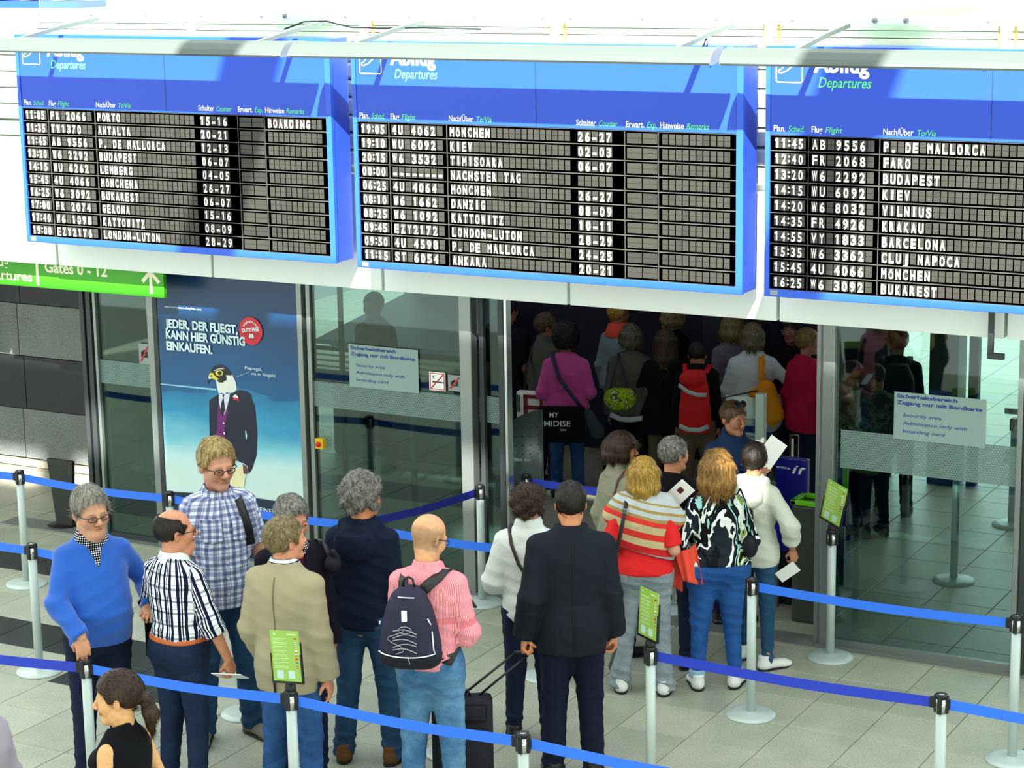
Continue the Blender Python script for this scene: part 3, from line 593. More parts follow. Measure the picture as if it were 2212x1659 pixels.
# green instruction cards on posts
cardm=mat('lime_card','93BC4C',.4,0,.03,4); palecard=mat('pale_print','C9DDA8',.5)
flags=[('15161A','D8202A','E8C020'),('F2F2F2','2038A0','F0F0F0'),('F2F2F2','C02030','F0F0F0'),('F2F2F2','F0F0F0','D02030'),('F2F2F2','2848B0','E02828'),('D02030','E03030','D02030'),('2050B0','30A0D0','E8D020'),('1850A0','E8D020','D02030')]
def card(x,y,label,rz,rx=0,ry=0,w_=.2,h_=.3):
    t=thing('instruction_card',label,'sign',(x,y,.972),rz)
    MB().lathe([(.030,0),(.033,.012),(.03,.035),(.018,.05),(.005,.053)],18).obj('ball_joint',black,t,True)
    M=Matrix.Translation((0,-.02,.06))@Matrix.Rotation(ry,4,'Y')@Matrix.Rotation(rx,4,'X')
    MB().box(-w_/2-.008,w_/2+.008,.004,.012,-.01,h_*.78,M=M,bev=.002).box(-w_/2-.008,w_/2+.008,-.006,.006,-.01,.002,M=M).box(-w_/2-.008,-w_/2,-.006,.006,0,h_*.55,M=M).box(w_/2,w_/2+.008,-.006,.006,0,h_*.55,M=M).obj('holder',black,t)
    MB().box(-w_/2,w_/2,-.003,.003,.003,h_,M=M).obj('card',cardm,t)
    b=MB()
    for i in range(8):
        z=h_*(.84-i*.078); b.box(-w_*.42,w_*(.05+.08*((i*3)%4)/4),-.0042,-.003,z,z+.004,M=M).box(-w_*.42,w_*(-.05+.06*((i*5)%3)),-.0042,-.003,z-.009,z-.006,M=M)
    b.box(-w_*.38,-w_*.3,-.0042,-.003,h_*.91,h_*.955,M=M).box(w_*.1,w_*.42,-.0042,-.003,h_*.92,h_*.945,M=M)
    b.obj('text_lines',palecard,t)
    for i,(c1,c2,c3) in enumerate(flags):
        z=h_*(.84-i*.078)
        for j,c in enumerate((c1,c2,c3)): MB().box(w_*.33,w_*.42,-.0043,-.003,z+.003-.004*j,z+.007-.004*j,M=M).obj('flag_mark',mat('flag_'+c,c,.5),t)
    MB().box(-w_*.36,-w_*.12,-.0042,-.003,h_*.06,h_*.22,M=M,bev=.0005).box(w_*.05,w_*.28,-.0042,-.003,h_*.06,h_*.22,M=M,bev=.0005).box(-w_*.08,w_*.01,-.0042,-.003,h_*.13,h_*.14,M=M).obj('pictogram_box',mat('pale_box','B8D6CF',.5),t)
card(*S['S9'],'green instruction card with flags before the beige jacket man',-.0,-.06,-.10)
card(*S['S8'],'green instruction card turned aside beside the flared grey trousers',-.55,-.05,.0)
card(*S['S3'],'green instruction card tilted in front of the right glass door',-.46,-.05,.2)
# ============================================================ entrance things
gp=thing('perforated_gate','perforated grey curved metal gate panel left of the entrance','panel',(-8.40,15.2,.0))
V=[];Fc=[];N=12
for i in range(N+1):
    s=i/N; x=-.1+.34*s; y=.16*(s**2)*1.2-.05; zt=1.16+.2*math.sin(s*PI/2)-.0
    for dy in(0,.02): V+=[(x,y+dy,.42),(x,y+dy,zt)]
for i in range(N):
    a=i*4;c=a+4; Fc+=[(a,c,c+1,a+1),(a+3,c+3,c+2,a+2),(a+1,c+1,c+3,a+3),(a,a+2,c+2,c)]
gpm=mat('perforated_steel','6F7A7C',.35,.5,.05,5)
MB().add(V,Fc).obj('panel_sheet',gpm,gp,True)
b=MB()
for i in range(7):
    for j in range(11):
        s=(i+.5)/7; x=-.1+.34*s; y=.16*(s**2)*1.2-.052; z=.47+j*.075
        if 5<=j<=6 and i>1: continue
        b.lathe([(.0065,0),(.0065,.0012)],8,M=Matrix.Translation((x,y,z))@Matrix.Rotation(PI/2,4,'X'))
b.obj('hole_rows',black,gp)['kind']='stuff'
b=MB(); Mq=Matrix.Translation((.02,-.060,0))@Matrix.Rotation(.30,4,'Z'); text(b,'MATERNA',.0,.95,.026,.13,-.0,.02,M=Mq); text(b,'ips',.14,.955,.022,.05,-.0,.0,.2,M=Mq); b.obj('lettering',whitep,gp)
MB().box(-.22,-.16,-.08,-.0,1.30,1.42,bev=.004).box(-.2,-.185,-.08,-.06,0,1.3).obj('white_reader',white,gp)
ts=thing('boarding_gate','blue boarding pass gate with white logo and steel pillars','turnstile',(-6.05,15.2,0))
bx=mat('deep_blue_panel','10188A',.35,0,.03,3)
MB().box(.0,.27,0,.06,.46,1.22,bev=.012).obj('blue_panel',bx,ts)
MB().box(-.02,.03,.02,.05,0,.5).box(.18,.2,.02,.05,0,.5).obj('leg',steel,ts)
b=MB(); text(b,'MATERNA ips',.02,1.13,.018,.11,-.002,.01)
b.poly([(.145,1.10),(.165,1.10),(.185,1.15),(.165,1.15)],-.003,0).poly([(.175,1.165-.009),(.18,1.165),(.2,1.165),(.195,1.156)],-.003,0).poly([(.195,1.10),(.215,1.10),(.228,1.135),(.25,1.14),(.255,1.155),(.225,1.155),(.208,1.14)],-.003,0)
b.obj('logo',whitep,ts)
MB().box(-.03,.02,-.02,.02,.68,1.02,bev=.003).obj('reader_plate',steel,ts)
MB().box(-.1,-.06,-.05,.0,0,1.32,bev=.004).obj('side_frame',steel,ts)
MB().tube([(-.05,-.08,0),(-.05,-.08,1.33)],.014,10).obj('chrome_tube',chrome,ts,True)
MB().box(-.03,.3,.1,.6,0,.44,bev=.01).obj('plinth',black,ts)
gw=thing('gate_wing','narrow pale post with thin glass wing behind the woman in blue jacket','gate',(-6.5,16,0))
MB().box(-.03,.05,-.03,.03,.0,1.52,bev=.006).obj('post',mat('pale_metal','B9C4BC',.4,.2),gw)
MB().tube([(-.02,0,.9),(-.3,.0,.95),(-.33,0,1.45),(-.02,0,1.54)],.008,8).obj('wing_rim',black,gw,True)
MB().box(-.3,-.03,-.004,.004,.93,1.48).obj('wing_glass',glc,gw)
ch=thing('chrome_post','dark post with chrome strip behind the blue boarding gate','post',(-6.2,16,0)); MB().lathe([(.04,0),(.04,1.2)],16).obj('shaft',black,ch,True); MB().box(-.006,.014,-.045,-.03,.3,1.18).obj('chrome_strip',chrome,ch)
g2=thing('boarding_gate','second blue boarding gate half hidden behind the door post','turnstile',(-5.95,15.95,0)); MB().box(0,.22,0,.06,.5,1.12,bev=.012).obj('blue_panel',bx,g2); MB().box(.02,.2,.02,.05,0,.5).obj('leg',steel,g2)
b=MB(); text(b,'MATERNA',.03,1.0,.015,.1,-.002,.01); b.obj('logo',whitep,g2)
MB().box(.2,.24,-.05,.0,.8,1.25,bev=.01).obj('green_side',mat('lime_rim','6CC810',.4,0,.03,3),g2)
bn=thing('waste_bin','grey bin with open lime green rim inside the entrance','bin',(-5.66,15.05,0))
MB().box(-.14,.14,-.12,.12,0,.93,bev=.02).obj('body',mat('bin_grey','3A3C36',.5),bn)
MB().box(-.15,.15,-.13,-.09,.93,.97,bev=.008).box(-.15,.15,.09,.13,.93,.97,bev=.008).box(-.15,-.10,-.13,.13,.93,.97,bev=.008).box(.10,.15,-.13,.13,.93,.97,bev=.008).obj('rim',mat('lime_rim','6CC810'),bn)
MB().box(-.1,.1,-.09,.09,.925,.935).obj('opening',black,bn)
# pylon at the left
py=thing('sign_pylon','dark slanted pylon on round base before the stone wall','sign pylon',(-12.72,14.62,0))
MB().lathe([(.14,0),(.14,.012),(.13,.018)],28).obj('base',black,py,True)
MB().add([(-.05,-.02,.015),(.13,-.02,.015),(.17,-.02,.62),(-.12,-.02,.62),(-.05,.02,.015),(.13,.02,.015),(.17,.02,.62),(-.12,.02,.62)],[(0,1,2,3),(7,6,5,4),(0,4,5,1),(3,2,6,7),(1,5,6,2),(0,3,7,4)]).obj('blade',mat('pylon_grey','22221F',.5),py)
ns=thing('wall_notice','narrow white notice panel at the left edge on the stone wall','notice',(-14.62,15.8,1.28)); MB().box(-.3,.12,0,.02,0,.85,bev=.003).obj('panel',whitep,ns); MB().box(-.3,.14,.005,.03,-.02,.87).obj('frame',navy,ns)
# office chair and desk behind the left glass
oc=thing('office_chair','black office swivel chair with chrome gas lift behind left glass','chair',(-12.0,15.25,0))
for k in range(5):
    a=k*2*PI/5+.3; c,s=math.cos(a),math.sin(a)
    MB().tube([(0,0,.12),(.16*c,.16*s,.1),(.3*c,.3*s,.075)],[.02,.018,.014],8).obj('foot_arm',black,oc,True)
    MB().lathe([(.006,-.014),(.028,-.012),(.028,.012),(.006,.014)],14,M=Matrix.Translation((.3*c,.3*s,.03))@Matrix.Rotation(PI/2,4,'X')).obj('castor',black,oc,True)
MB().lathe([(.028,.1),(.022,.3),(.014,.3),(.014,.46)],12).obj('gas_lift',chrome,oc,True)
MB().box(-.24,.24,-.23,.23,.46,.54,bev=.03).obj('seat',mat('dark_cloth','17181A',.9,0,.1,30,.2,200),oc)
MB().box(-.22,.22,.2,.27,.62,1.1,bev=.03).box(-.03,.03,.23,.27,.5,.7).obj('backrest',mat('dark_cloth','17181A'),oc)
for s in(-1,1): MB().tube([(s*.24,.0,.5),(s*.28,0,.52),(s*.28,0,.7),(s*.28,-.15,.71),(s*.28,.12,.71)],.013,8).obj('armrest',black,oc,True)
dk=thing('security_desk','dark desk with dark screen housing behind left glass','desk',(-12.2,16.5,0))
MB().box(-.9,.5,0,.6,.98,1.03,bev=.01).obj('desktop',mat('desk_dark','1E1F1E',.5),dk); MB().box(-.5,.3,.1,.5,0,.98).obj('cabinet_body',mat('desk_dark','1E1F1E'),dk); MB().box(-.3,.2,.15,.2,1.05,1.4,bev=.01).obj('screen',black,dk); MB().box(.22,.34,-.05,.03,.93,.98).obj('yellow_edge',mat('amber_edge','C88A12',.5),dk)
# pale slats behind the glass, standing in for light strips reflected in it
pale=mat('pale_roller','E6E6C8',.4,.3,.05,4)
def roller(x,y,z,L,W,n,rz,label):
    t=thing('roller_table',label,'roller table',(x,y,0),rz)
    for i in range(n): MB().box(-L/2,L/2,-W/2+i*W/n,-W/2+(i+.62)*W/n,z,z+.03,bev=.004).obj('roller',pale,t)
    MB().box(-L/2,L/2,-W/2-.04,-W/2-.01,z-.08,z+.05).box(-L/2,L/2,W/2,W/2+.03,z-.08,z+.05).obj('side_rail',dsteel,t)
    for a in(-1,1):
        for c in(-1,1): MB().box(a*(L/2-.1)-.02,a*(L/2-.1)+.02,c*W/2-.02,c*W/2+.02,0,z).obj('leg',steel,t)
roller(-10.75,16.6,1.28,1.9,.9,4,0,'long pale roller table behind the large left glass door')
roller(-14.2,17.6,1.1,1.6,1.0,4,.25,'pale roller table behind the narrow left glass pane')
hd=thing('machine_hood','slanted pale metal hood of a scanner behind left glass door','scanner',(-11.3,18.0,0))
MB().box(-.7,.9,0,.9,0,1.15,bev=.03).obj('housing',mat('scanner_grey','6E7A80',.4,.2),hd)
MB().add([(-.8,-.1,1.15),(.9,-.1,1.15),(.9,.9,1.5),(-.3,.9,1.5),(-.8,-.1,1.2),(.9,-.1,1.2),(.9,.9,1.56),(-.3,.9,1.56)],[(0,1,2,3),(7,6,5,4),(0,4,5,1),(3,2,6,7),(1,5,6,2),(0,3,7,4)]).obj('hood',mat('hood_pale','A9BCC4',.3,.2),hd)
# inner walls
struct(MB().box(-11.9,-6.55,19.3,19.5,0,2.7).obj('wall_back',mat('dark_navy_wall','0E1330',.6,0,.1,1)))
struct(MB().box(-17.5,-17.3,15.8,30,0,6).obj('wall_inner_left',mat('grey_wall','8A9090',.7)))
struct(MB().box(-.3,-.1,14.6,30,0,6).obj('wall_right',mat('grey_wall','8A9090')))
struct(MB().box(-26,4,30.5,30.7,0,6).obj('wall_far',mat('bright_wall','D4DDE0',.7)))
for i,(x,w2,y) in enumerate([(-7.9,.09,19.1),(-7.75,.04,19.1),(-8.3,.2,19.2)]):
    MB().box(x-w2/2,x+w2/2,y-.03,y+.03,0,2.7).obj('wall_rib',mat('rib_grey','2E3340',.5),bpy.data.objects['wall_back'])
co=thing('dark_column','dark rectangular column standing behind the right glass','column',(-6.02,19.5,0)); MB().box(-.14,.14,-.14,.14,0,4,bev=.01).obj('shaft',mat('column_dark','262C2E',.3),co)
co=thing('slim_column','slim black post behind the right glass notice','post',(-5.76,19.5,0)); MB().box(-.045,.045,-.045,.045,0,4).obj('shaft',black,co)
fn=thing('steel_railing','blue grey railing behind the glass at right edge','railing',(-4.9,18.75,0))
MB().box(-.35,1.6,-.02,.02,.90,.95).box(-.35,1.6,-.02,.02,.45,.49).obj('rail',mat('blue_grey_rail','4A5860',.4,.3),fn)
MB().tube([(-.3,-.1,.55),(.35,.0,.93)],.02,8).obj('brace',mat('blue_grey_rail','4A5860'),fn)
for x in(.28,.45,1.5): MB().box(x-.02,x+.02,-.02,.02,0,1.0).obj('post',mat('blue_grey_rail','4A5860'),fn)
post(-4.99,16.47,'greenish barrier post seen through the right glass door'); post(-5.03,18.28,'far barrier post behind right glass at the railing'); post(-9.68,15.18,'barrier post seen through the large left glass door')
# daylight of the glazed rear hall
def area(nm,x,y,z,sx,sy,e,col,rot=(0,0,0)):
    a=bpy.data.lights.new(nm,'AREA'); a.shape='RECTANGLE'; a.size=sx; a.size_y=sy; a.energy=e; a.color=col; o=bpy.data.objects.new(nm,a); C.objects.link(o); o.location=(x,y,z); o.rotation_euler=rot; return o
area('rear_skylight',-9,25,5.8,16,9,2100,(.85,.95,1))
area('ceiling_lamp_inside',-8.6,17.2,2.63,6,2.2,15,(.9,.93,1))  # fill light added to lift the inner queue, stands for no actual lamp
area('ceiling_lamp_left',-11.5,16.6,2.63,2.5,1.6,18,(1,1,.88))  # further fill light added to brighten the space behind the left glass
# ============================================================ figure builder: smooth-blended solids -> one surface
class Fld:
    def __init__(s,lo,hi,h):
        s.o=np.array(lo,float); s.h=h; s.n=np.ceil((np.array(hi)-s.o)/h).astype(int)+1
        s.d=np.full(s.n,.3,np.float32); s.ax=[(s.o[i]+h*np.arange(s.n[i])).astype(np.float32) for i in range(3)]
    def put(s,p,k=.02,op='u'):
        fn,lo,hi=p; m=k+2.5*s.h if op=='u' else k+s.h
        i0=np.clip(np.floor((np.array(lo)-m-s.o)/s.h).astype(int),0,s.n); i1=np.clip(np.ceil((np.array(hi)+m-s.o)/s.h).astype(int)+1,0,s.n)
        if (i1<=i0).any(): return s
        X=s.ax[0][i0[0]:i1[0],None,None];Y=s.ax[1][None,i0[1]:i1[1],None];Z=s.ax[2][None,None,i0[2]:i1[2]]
        D=s.d[i0[0]:i1[0],i0[1]:i1[1],i0[2]:i1[2]]; v=fn(X,Y,Z).astype(np.float32)
        if op=='u': q=np.maximum(k-np.abs(D-v),0); D[...]=np.minimum(D,v)-q*q/(4*k)
        else: v=-v; q=np.maximum(k-np.abs(D-v),0); D[...]=np.maximum(D,v)+q*q/(4*k)
        return s
    def cut(s,n,c,k=.006):   # keep the side where n.p < c
        X=s.ax[0][:,None,None];Y=s.ax[1][None,:,None];Z=s.ax[2][None,None,:]; v=(n[0]*X+n[1]*Y+n[2]*Z-c).astype(np.float32)
        q=np.maximum(k-np.abs(s.d-v),0); s.d=np.maximum(s.d,v)+q*q/(4*k); return s
    def mesh(s):
        D=s.d; 
        for a in range(3):
            sl=[slice(None)]*3; sl[a]=0; D[tuple(sl)]=.1; sl[a]=-1; D[tuple(sl)]=.1
        S=D<0; c=np.zeros(np.array(D.shape)-1,np.uint8)
        O=[(i,j,k) for i in(0,1) for j in(0,1) for k in(0,1)]; n=D.shape
        for i,j,k in O: c+=S[i:n[0]-1+i,j:n[1]-1+j,k:n[2]-1+k]
        act=(c>0)&(c<8); idx=np.argwhere(act); ids=np.full(act.shape,-1,np.int32); ids[act]=np.arange(len(idx))
        vals=np.stack([D[idx[:,0]+i,idx[:,1]+j,idx[:,2]+k] for i,j,k in O],1); Oa=np.array(O,float)
        P=np.zeros((len(idx),3)); cnt=np.zeros(len(idx))
        for a in range(8):
            for b in range(a+1,8):
                if np.abs(Oa[a]-Oa[b]).sum()!=1: continue
                va,vb=vals[:,a],vals[:,b]; m=(va<0)!=(vb<0); t=np.where(m,va/np.where(m,va-vb,1),0); P+=m[:,None]*(Oa[a]+(Oa[b]-Oa[a])*t[:,None]); cnt+=m
        V=s.o+s.h*(idx+P/cnt[:,None]); Q=[]
        for a in range(3):
            b,cx=(a+1)%3,(a+2)%3
            sl0=[slice(1,-1)]*3; sl1=[slice(1,-1)]*3; sl0[a]=slice(0,-1); sl1[a]=slice(1,None)
            A=S[tuple(sl0)];B=S[tuple(sl1)]; e=np.argwhere(A!=B); 
            if not len(e): continue
            off=np.array([1,1,1]); off[a]=0; e=e+off; ins=S[tuple(e.T)]
            def g(db,dc): q=e.copy(); q[:,b]+=db; q[:,cx]+=dc; return ids[tuple(q.T)]
            F=np.stack([g(-1,-1),g(0,-1),g(0,0),g(-1,0)],1); F[~ins]=F[~ins][:,::-1]; Q.append(F)
        return V,np.concatenate(Q)
def A3(*v): return np.array(v,float)
def rc(a,b,r1,r2,flat=None):
    a=np.array(a,float);b=np.array(b,float); ab=b-a; L=max(1e-9,ab@ab)
    def fn(X,Y,Z):
        if flat is not None:
            n,f=np.array(flat[0],float),flat[1]; n=n/np.linalg.norm(n); q=(X-a[0])*n[0]+(Y-a[1])*n[1]+(Z-a[2])*n[2]; q=q*(1/f-1); X=X+q*n[0];Y=Y+q*n[1];Z=Z+q*n[2]
        t=np.clip(((X-a[0])*ab[0]+(Y-a[1])*ab[1]+(Z-a[2])*ab[2])/L,0,1)
        return np.sqrt((X-a[0]-t*ab[0])**2+(Y-a[1]-t*ab[1])**2+(Z-a[2]-t*ab[2])**2)-(r1+(r2-r1)*t)
    R=max(r1,r2); return fn,np.minimum(a,b)-R,np.maximum(a,b)+R
def sleeve(a,b,r1,r2,at):  # capsule whose far end is cut square at fraction `at`
    f,lo,hi=rc(a,b,r1,r2); a=np.array(a,float);b=np.array(b,float); d=(b-a); L=np.linalg.norm(d); d=d/L; c=a+d*L*at
    def fn(X,Y,Z): return np.maximum(f(X,Y,Z),(X-c[0])*d[0]+(Y-c[1])*d[1]+(Z-c[2])*d[2])
    return fn,lo,hi
def el(c,r,R=None):
    c=np.array(c,float); r=np.array(r,float)
    def fn(X,Y,Z):
        x,y,z=X-c[0],Y-c[1],Z-c[2]
        if R is not None: x,y,z=[R[0][i]*x+R[1][i]*y+R[2][i]*z for i in range(3)]
        k0=np.sqrt((x/r[0])**2+(y/r[1])**2+(z/r[2])**2); k1=np.sqrt((x/r[0]**2)**2+(y/r[1]**2)**2+(z/r[2]**2)**2)
        return k0*(k0-1)/np.maximum(k1,1e-6)
    m=max(r) if R is not None else r; return fn,c-m,c+m
def loft(prof,e=2.3):
    P=np.array(sorted(prof),float)
    def fn(X,Y,Z):
        z=np.asarray(Z).ravel(); g=lambda j: np.interp(z,P[:,0],P[:,j]).reshape(np.asarray(Z).shape)
        cx,cy,rx,ry=g(1),g(2),g(3),g(4)
        q=(np.abs((X-cx)/rx)**e+np.abs((Y-cy)/ry)**e)**(1/e); v=(q-1)*np.minimum(rx,ry)
        return np.maximum(v,np.maximum(P[0,0]-Z,Z-P[-1,0]))
    rx=(np.abs(P[:,1])+P[:,3]).max(); ry=(np.abs(P[:,2])+P[:,4]).max(); return fn,A3(-rx,-ry,P[0,0]),A3(rx,ry,P[-1,0])
_K=RNG.normal(size=(14,3)); _K/=np.linalg.norm(_K,axis=1)[:,None]; _PH=RNG.rand(14)*6.28
def fbm(P,f=10.,seed=0,oc=3):
    v=np.zeros(len(P)); a=1.; tot=0; P=P*f+seed*1.7
    for o in range(oc):
        w=P+.8*np.stack([np.sin(P@_K[(o+i+3)%14]*1.3+_PH[i]) for i in range(3)],1)
        s=sum(np.sin(w@_K[(i+4*o)%14]*(1+.37*i)+_PH[(i+o)%14]) for i in range(4))/4
        v+=a*s; tot+=a; a*=.5; P=P*2.03
    return v/tot
def normals(V,F):
    n=np.cross(V[F[:,2]]-V[F[:,0]],V[F[:,3]]-V[F[:,1]]); N=np.zeros_like(V)
    for i in range(4): np.add.at(N,F[:,i],n)
    return N/np.maximum(np.linalg.norm(N,axis=1),1e-12)[:,None]
def relax(V,F,it=1):
    for _ in range(it):
        S=np.zeros_like(V); c=np.zeros(len(V))
        for a in range(4): np.add.at(S,F[:,a],V[F[:,(a+1)%4]]); np.add.at(c,F[:,a],1)
        V=.5*V+.5*S/c[:,None]
    return V
def fastmesh(name,V,F,m,col=None,pat=None):
    me=bpy.data.meshes.new(name); me.vertices.add(len(V)); me.vertices.foreach_set('co',V.astype(np.float32).ravel())
    me.loops.add(F.size); me.loops.foreach_set('vertex_index',F.astype(np.int32).ravel()); me.polygons.add(len(F))
    me.polygons.foreach_set('loop_start',np.arange(0,F.size,4,dtype=np.int32)); me.polygons.foreach_set('use_smooth',np.ones(len(F),bool))
    if m: me.materials.append(m)
    if col is not None: a=me.attributes.new('Col','FLOAT_COLOR','POINT'); a.data.foreach_set('color',np.c_[col,np.ones(len(col))].astype(np.float32).ravel())
    if pat is not None: a=me.attributes.new('pat','FLOAT_VECTOR','POINT'); a.data.foreach_set('vector',np.c_[pat,np.zeros(len(pat))].astype(np.float32).ravel())
    me.update(calc_edges=True); return me
# ---------------------------------------------------------- cloth and skin materials
def skinmat():
    m,t,n,l,p=nmat('skin'); p.inputs['Roughness'].default_value=.48; p.inputs['Subsurface Weight'].default_value=.0
    a=n.new('ShaderNodeAttribute'); a.attribute_name='Col'; tc=n.new('ShaderNodeTexCoord'); z=n.new('ShaderNodeTexNoise'); z.inputs['Scale'].default_value=45; z.inputs['Detail'].default_value=4; l.new(tc.outputs['Object'],z.inputs[0])
    r=n.new('ShaderNodeValToRGB'); r.color_ramp.elements[0].color=(.80,.72,.70,1); r.color_ramp.elements[1].color=(1.1,1.08,1.06,1); r.color_ramp.elements[0].position=.3; r.color_ramp.elements[1].position=.7; l.new(z.outputs['Fac'],r.inputs[0])
    mx=n.new('ShaderNodeMix'); mx.data_type='RGBA'; mx.blend_type='MULTIPLY'; mx.inputs['Factor'].default_value=.6; l.new(a.outputs['Color'],mx.inputs['A']); l.new(r.outputs[0],mx.inputs['B']); l.new(mx.outputs['Result'],p.inputs['Base Color'])
    b=n.new('ShaderNodeBump'); b.inputs['Strength'].default_value=.12; b.inputs['Distance'].default_value=.004; l.new(z.outputs['Fac'],b.inputs['Height']); l.new(b.outputs['Normal'],p.inputs['Normal']); return m
SKIN=skinmat()
def hairmat(name,a,b,sc=(70,70,9)):
    m,t,n,l,p=nmat(name); p.inputs['Roughness'].default_value=.42; p.inputs['Specular IOR Level'].default_value=.35
    tc=n.new('ShaderNodeTexCoord'); mp=n.new('ShaderNodeMapping'); mp.inputs['Scale'].default_value=sc; l.new(tc.outputs['Object'],mp.inputs[0]); z=n.new('ShaderNodeTexNoise'); z.inputs['Scale'].default_value=1; z.inputs['Detail'].default_value=5; z.inputs['Roughness'].default_value=.65; z.inputs['Distortion'].default_value=.6; l.new(mp.outputs[0],z.inputs[0])
    r=n.new('ShaderNodeValToRGB'); e=r.color_ramp.elements; e[0].color=hx(a); e[1].color=hx(b); e[0].position=.36; e[1].position=.66; l.new(z.outputs['Fac'],r.inputs[0]); at=n.new('ShaderNodeAttribute'); at.attribute_name='Col'; mm=n.new('ShaderNodeMix'); mm.data_type='RGBA'; mm.blend_type='MULTIPLY'; mm.inputs['Factor'].default_value=1; l.new(r.outputs[0],mm.inputs['A']); l.new(at.outputs['Color'],mm.inputs['B']); l.new(mm.outputs['Result'],p.inputs['Base Color'])
    bb=n.new('ShaderNodeBump'); bb.inputs['Strength'].default_value=.9; bb.inputs['Distance'].default_value=.006; l.new(z.outputs['Fac'],bb.inputs['Height']); l.new(bb.outputs['Normal'],p.inputs['Normal']); return m
def cloth(name,col,rough=.85,var=.12,weave=500,wr=.35,wscale=7.,shiny=.15,sheen=0):
    if name in MATS: return MATS[name]
    m,t,n,l,p=nmat(name); p.inputs['Roughness'].default_value=rough; p.inputs['Specular IOR Level'].default_value=shiny; p.inputs['Sheen Weight'].default_value=sheen
    tc=n.new('ShaderNodeTexCoord'); z=n.new('ShaderNodeTexNoise'); z.inputs['Scale'].default_value=wscale; z.inputs['Detail'].default_value=5; z.inputs['Distortion'].default_value=1.2; l.new(tc.outputs['Object'],z.inputs[0])
    c=hx(col); mx=n.new('ShaderNodeMix'); mx.data_type='RGBA'; mx.inputs['A'].default_value=tuple(x*(1-var) for x in c[:3])+(1,); mx.inputs['B'].default_value=tuple(min(1,x*(1+var)) for x in c[:3])+(1,); l.new(z.outputs['Fac'],mx.inputs['Factor'])
    wv=n.new('ShaderNodeTexNoise'); wv.inputs['Scale'].default_value=weave; wv.inputs['Detail'].default_value=2; l.new(tc.outputs['Object'],wv.inputs[0])
    b1=n.new('ShaderNodeBump'); b1.inputs['Strength'].default_value=wr; b1.inputs['Distance'].default_value=.03; l.new(z.outputs['Fac'],b1.inputs['Height'])
    b2=n.new('ShaderNodeBump'); b2.inputs['Strength'].default_value=.25; b2.inputs['Distance'].default_value=.002; l.new(wv.outputs['Fac'],b2.inputs['Height']); l.new(b1.outputs['Normal'],b2.inputs['Normal']); l.new(b2.outputs['Normal'],p.inputs['Normal'])
    l.new(mx.outputs['Result'],p.inputs['Base Color']); MATS[name]=m; m['mixnode']=mx.name; return m
def denim(name,col,fade):
    m=cloth(name,col,.8,.1,700,.5,9,.2); t=m.node_tree; n,l=t.nodes,t.links; p=n['Principled BSDF']; mx=n[m['mixnode']]
    tc=n.new('ShaderNodeTexCoord'); z=n.new('ShaderNodeTexNoise'); z.inputs['Scale'].default_value=3.5; z.inputs['Detail'].default_value=6; z.inputs['Roughness'].default_value=.7; l.new(tc.outputs['Object'],z.inputs[0])
    r=n.new('ShaderNodeValToRGB'); r.color_ramp.elements[0].position=.42; r.color_ramp.elements[1].position=.72; l.new(z.outputs['Fac'],r.inputs[0])
    m2=n.new('ShaderNodeMix'); m2.data_type='RGBA'; l.new(r.outputs[0],m2.inputs['Factor']); l.new(mx.outputs['Result'],m2.inputs['A']); m2.inputs['B'].default_value=hx(fade); l.new(m2.outputs['Result'],p.inputs['Base Color']); return m
def ramp(n,l,src,stops,const=True):
    r=n.new('ShaderNodeValToRGB'); r.color_ramp.interpolation='CONSTANT' if const else 'LINEAR'; e=r.color_ramp.elements
    e[0].position=stops[0][0]; e[0].color=hx(stops[0][1]); e[1].position=stops[1][0]; e[1].color=hx(stops[1][1])
    for pos,c in stops[2:]: x=e.new(pos); x.color=hx(c)
    l.new(src,r.inputs[0]); return r.outputs[0]
def patterned(name,ustops=None,uper=.1,vstops=None,vper=.1,blend='MULTIPLY',base='FFFFFF',voff=0,vfr=True,warp=.004):
    m=cloth(name,base,.85,.05,500,.4,8); t=m.node_tree; n,l=t.nodes,t.links; p=n['Principled BSDF']
    a=n.new('ShaderNodeAttribute'); a.attribute_name='pat'; z=n.new('ShaderNodeTexNoise'); z.inputs['Scale'].default_value=9; tc=n.new('ShaderNodeTexCoord'); l.new(tc.outputs['Object'],z.inputs[0])
    def M(op,x,y=None,c=None):
        k=n.new('ShaderNodeMath'); k.operation=op
        for i,v in enumerate((x,y,c)):
            if v is None: continue
            if isinstance(v,(int,float)): k.inputs[i].default_value=v
            else: l.new(v,k.inputs[i])
        return k.outputs[0]
    sp=n.new('ShaderNodeSeparateXYZ'); l.new(a.outputs['Vector'],sp.inputs[0]); wn=M('MULTIPLY',M('SUBTRACT',z.outputs['Fac'],.5),warp*2)
    out=None
    if ustops: out=ramp(n,l,M('FRACT',M('DIVIDE',M('ADD',M('ADD',sp.outputs[0],wn),10),uper)),ustops)
    if vstops:
        q=M('DIVIDE',M('ADD',M('ADD',sp.outputs[1],wn),voff),vper); o2=ramp(n,l,M('FRACT',M('ADD',q,10)) if vfr else q,vstops)
        if out is None: out=o2
        else:
            mx=n.new('ShaderNodeMix'); mx.data_type='RGBA'; mx.blend_type=blend; mx.inputs['Factor'].default_value=1; l.new(out,mx.inputs['A']); l.new(o2,mx.inputs['B']); out=mx.outputs['Result']
    l.new(out,p.inputs['Base Color']); return m
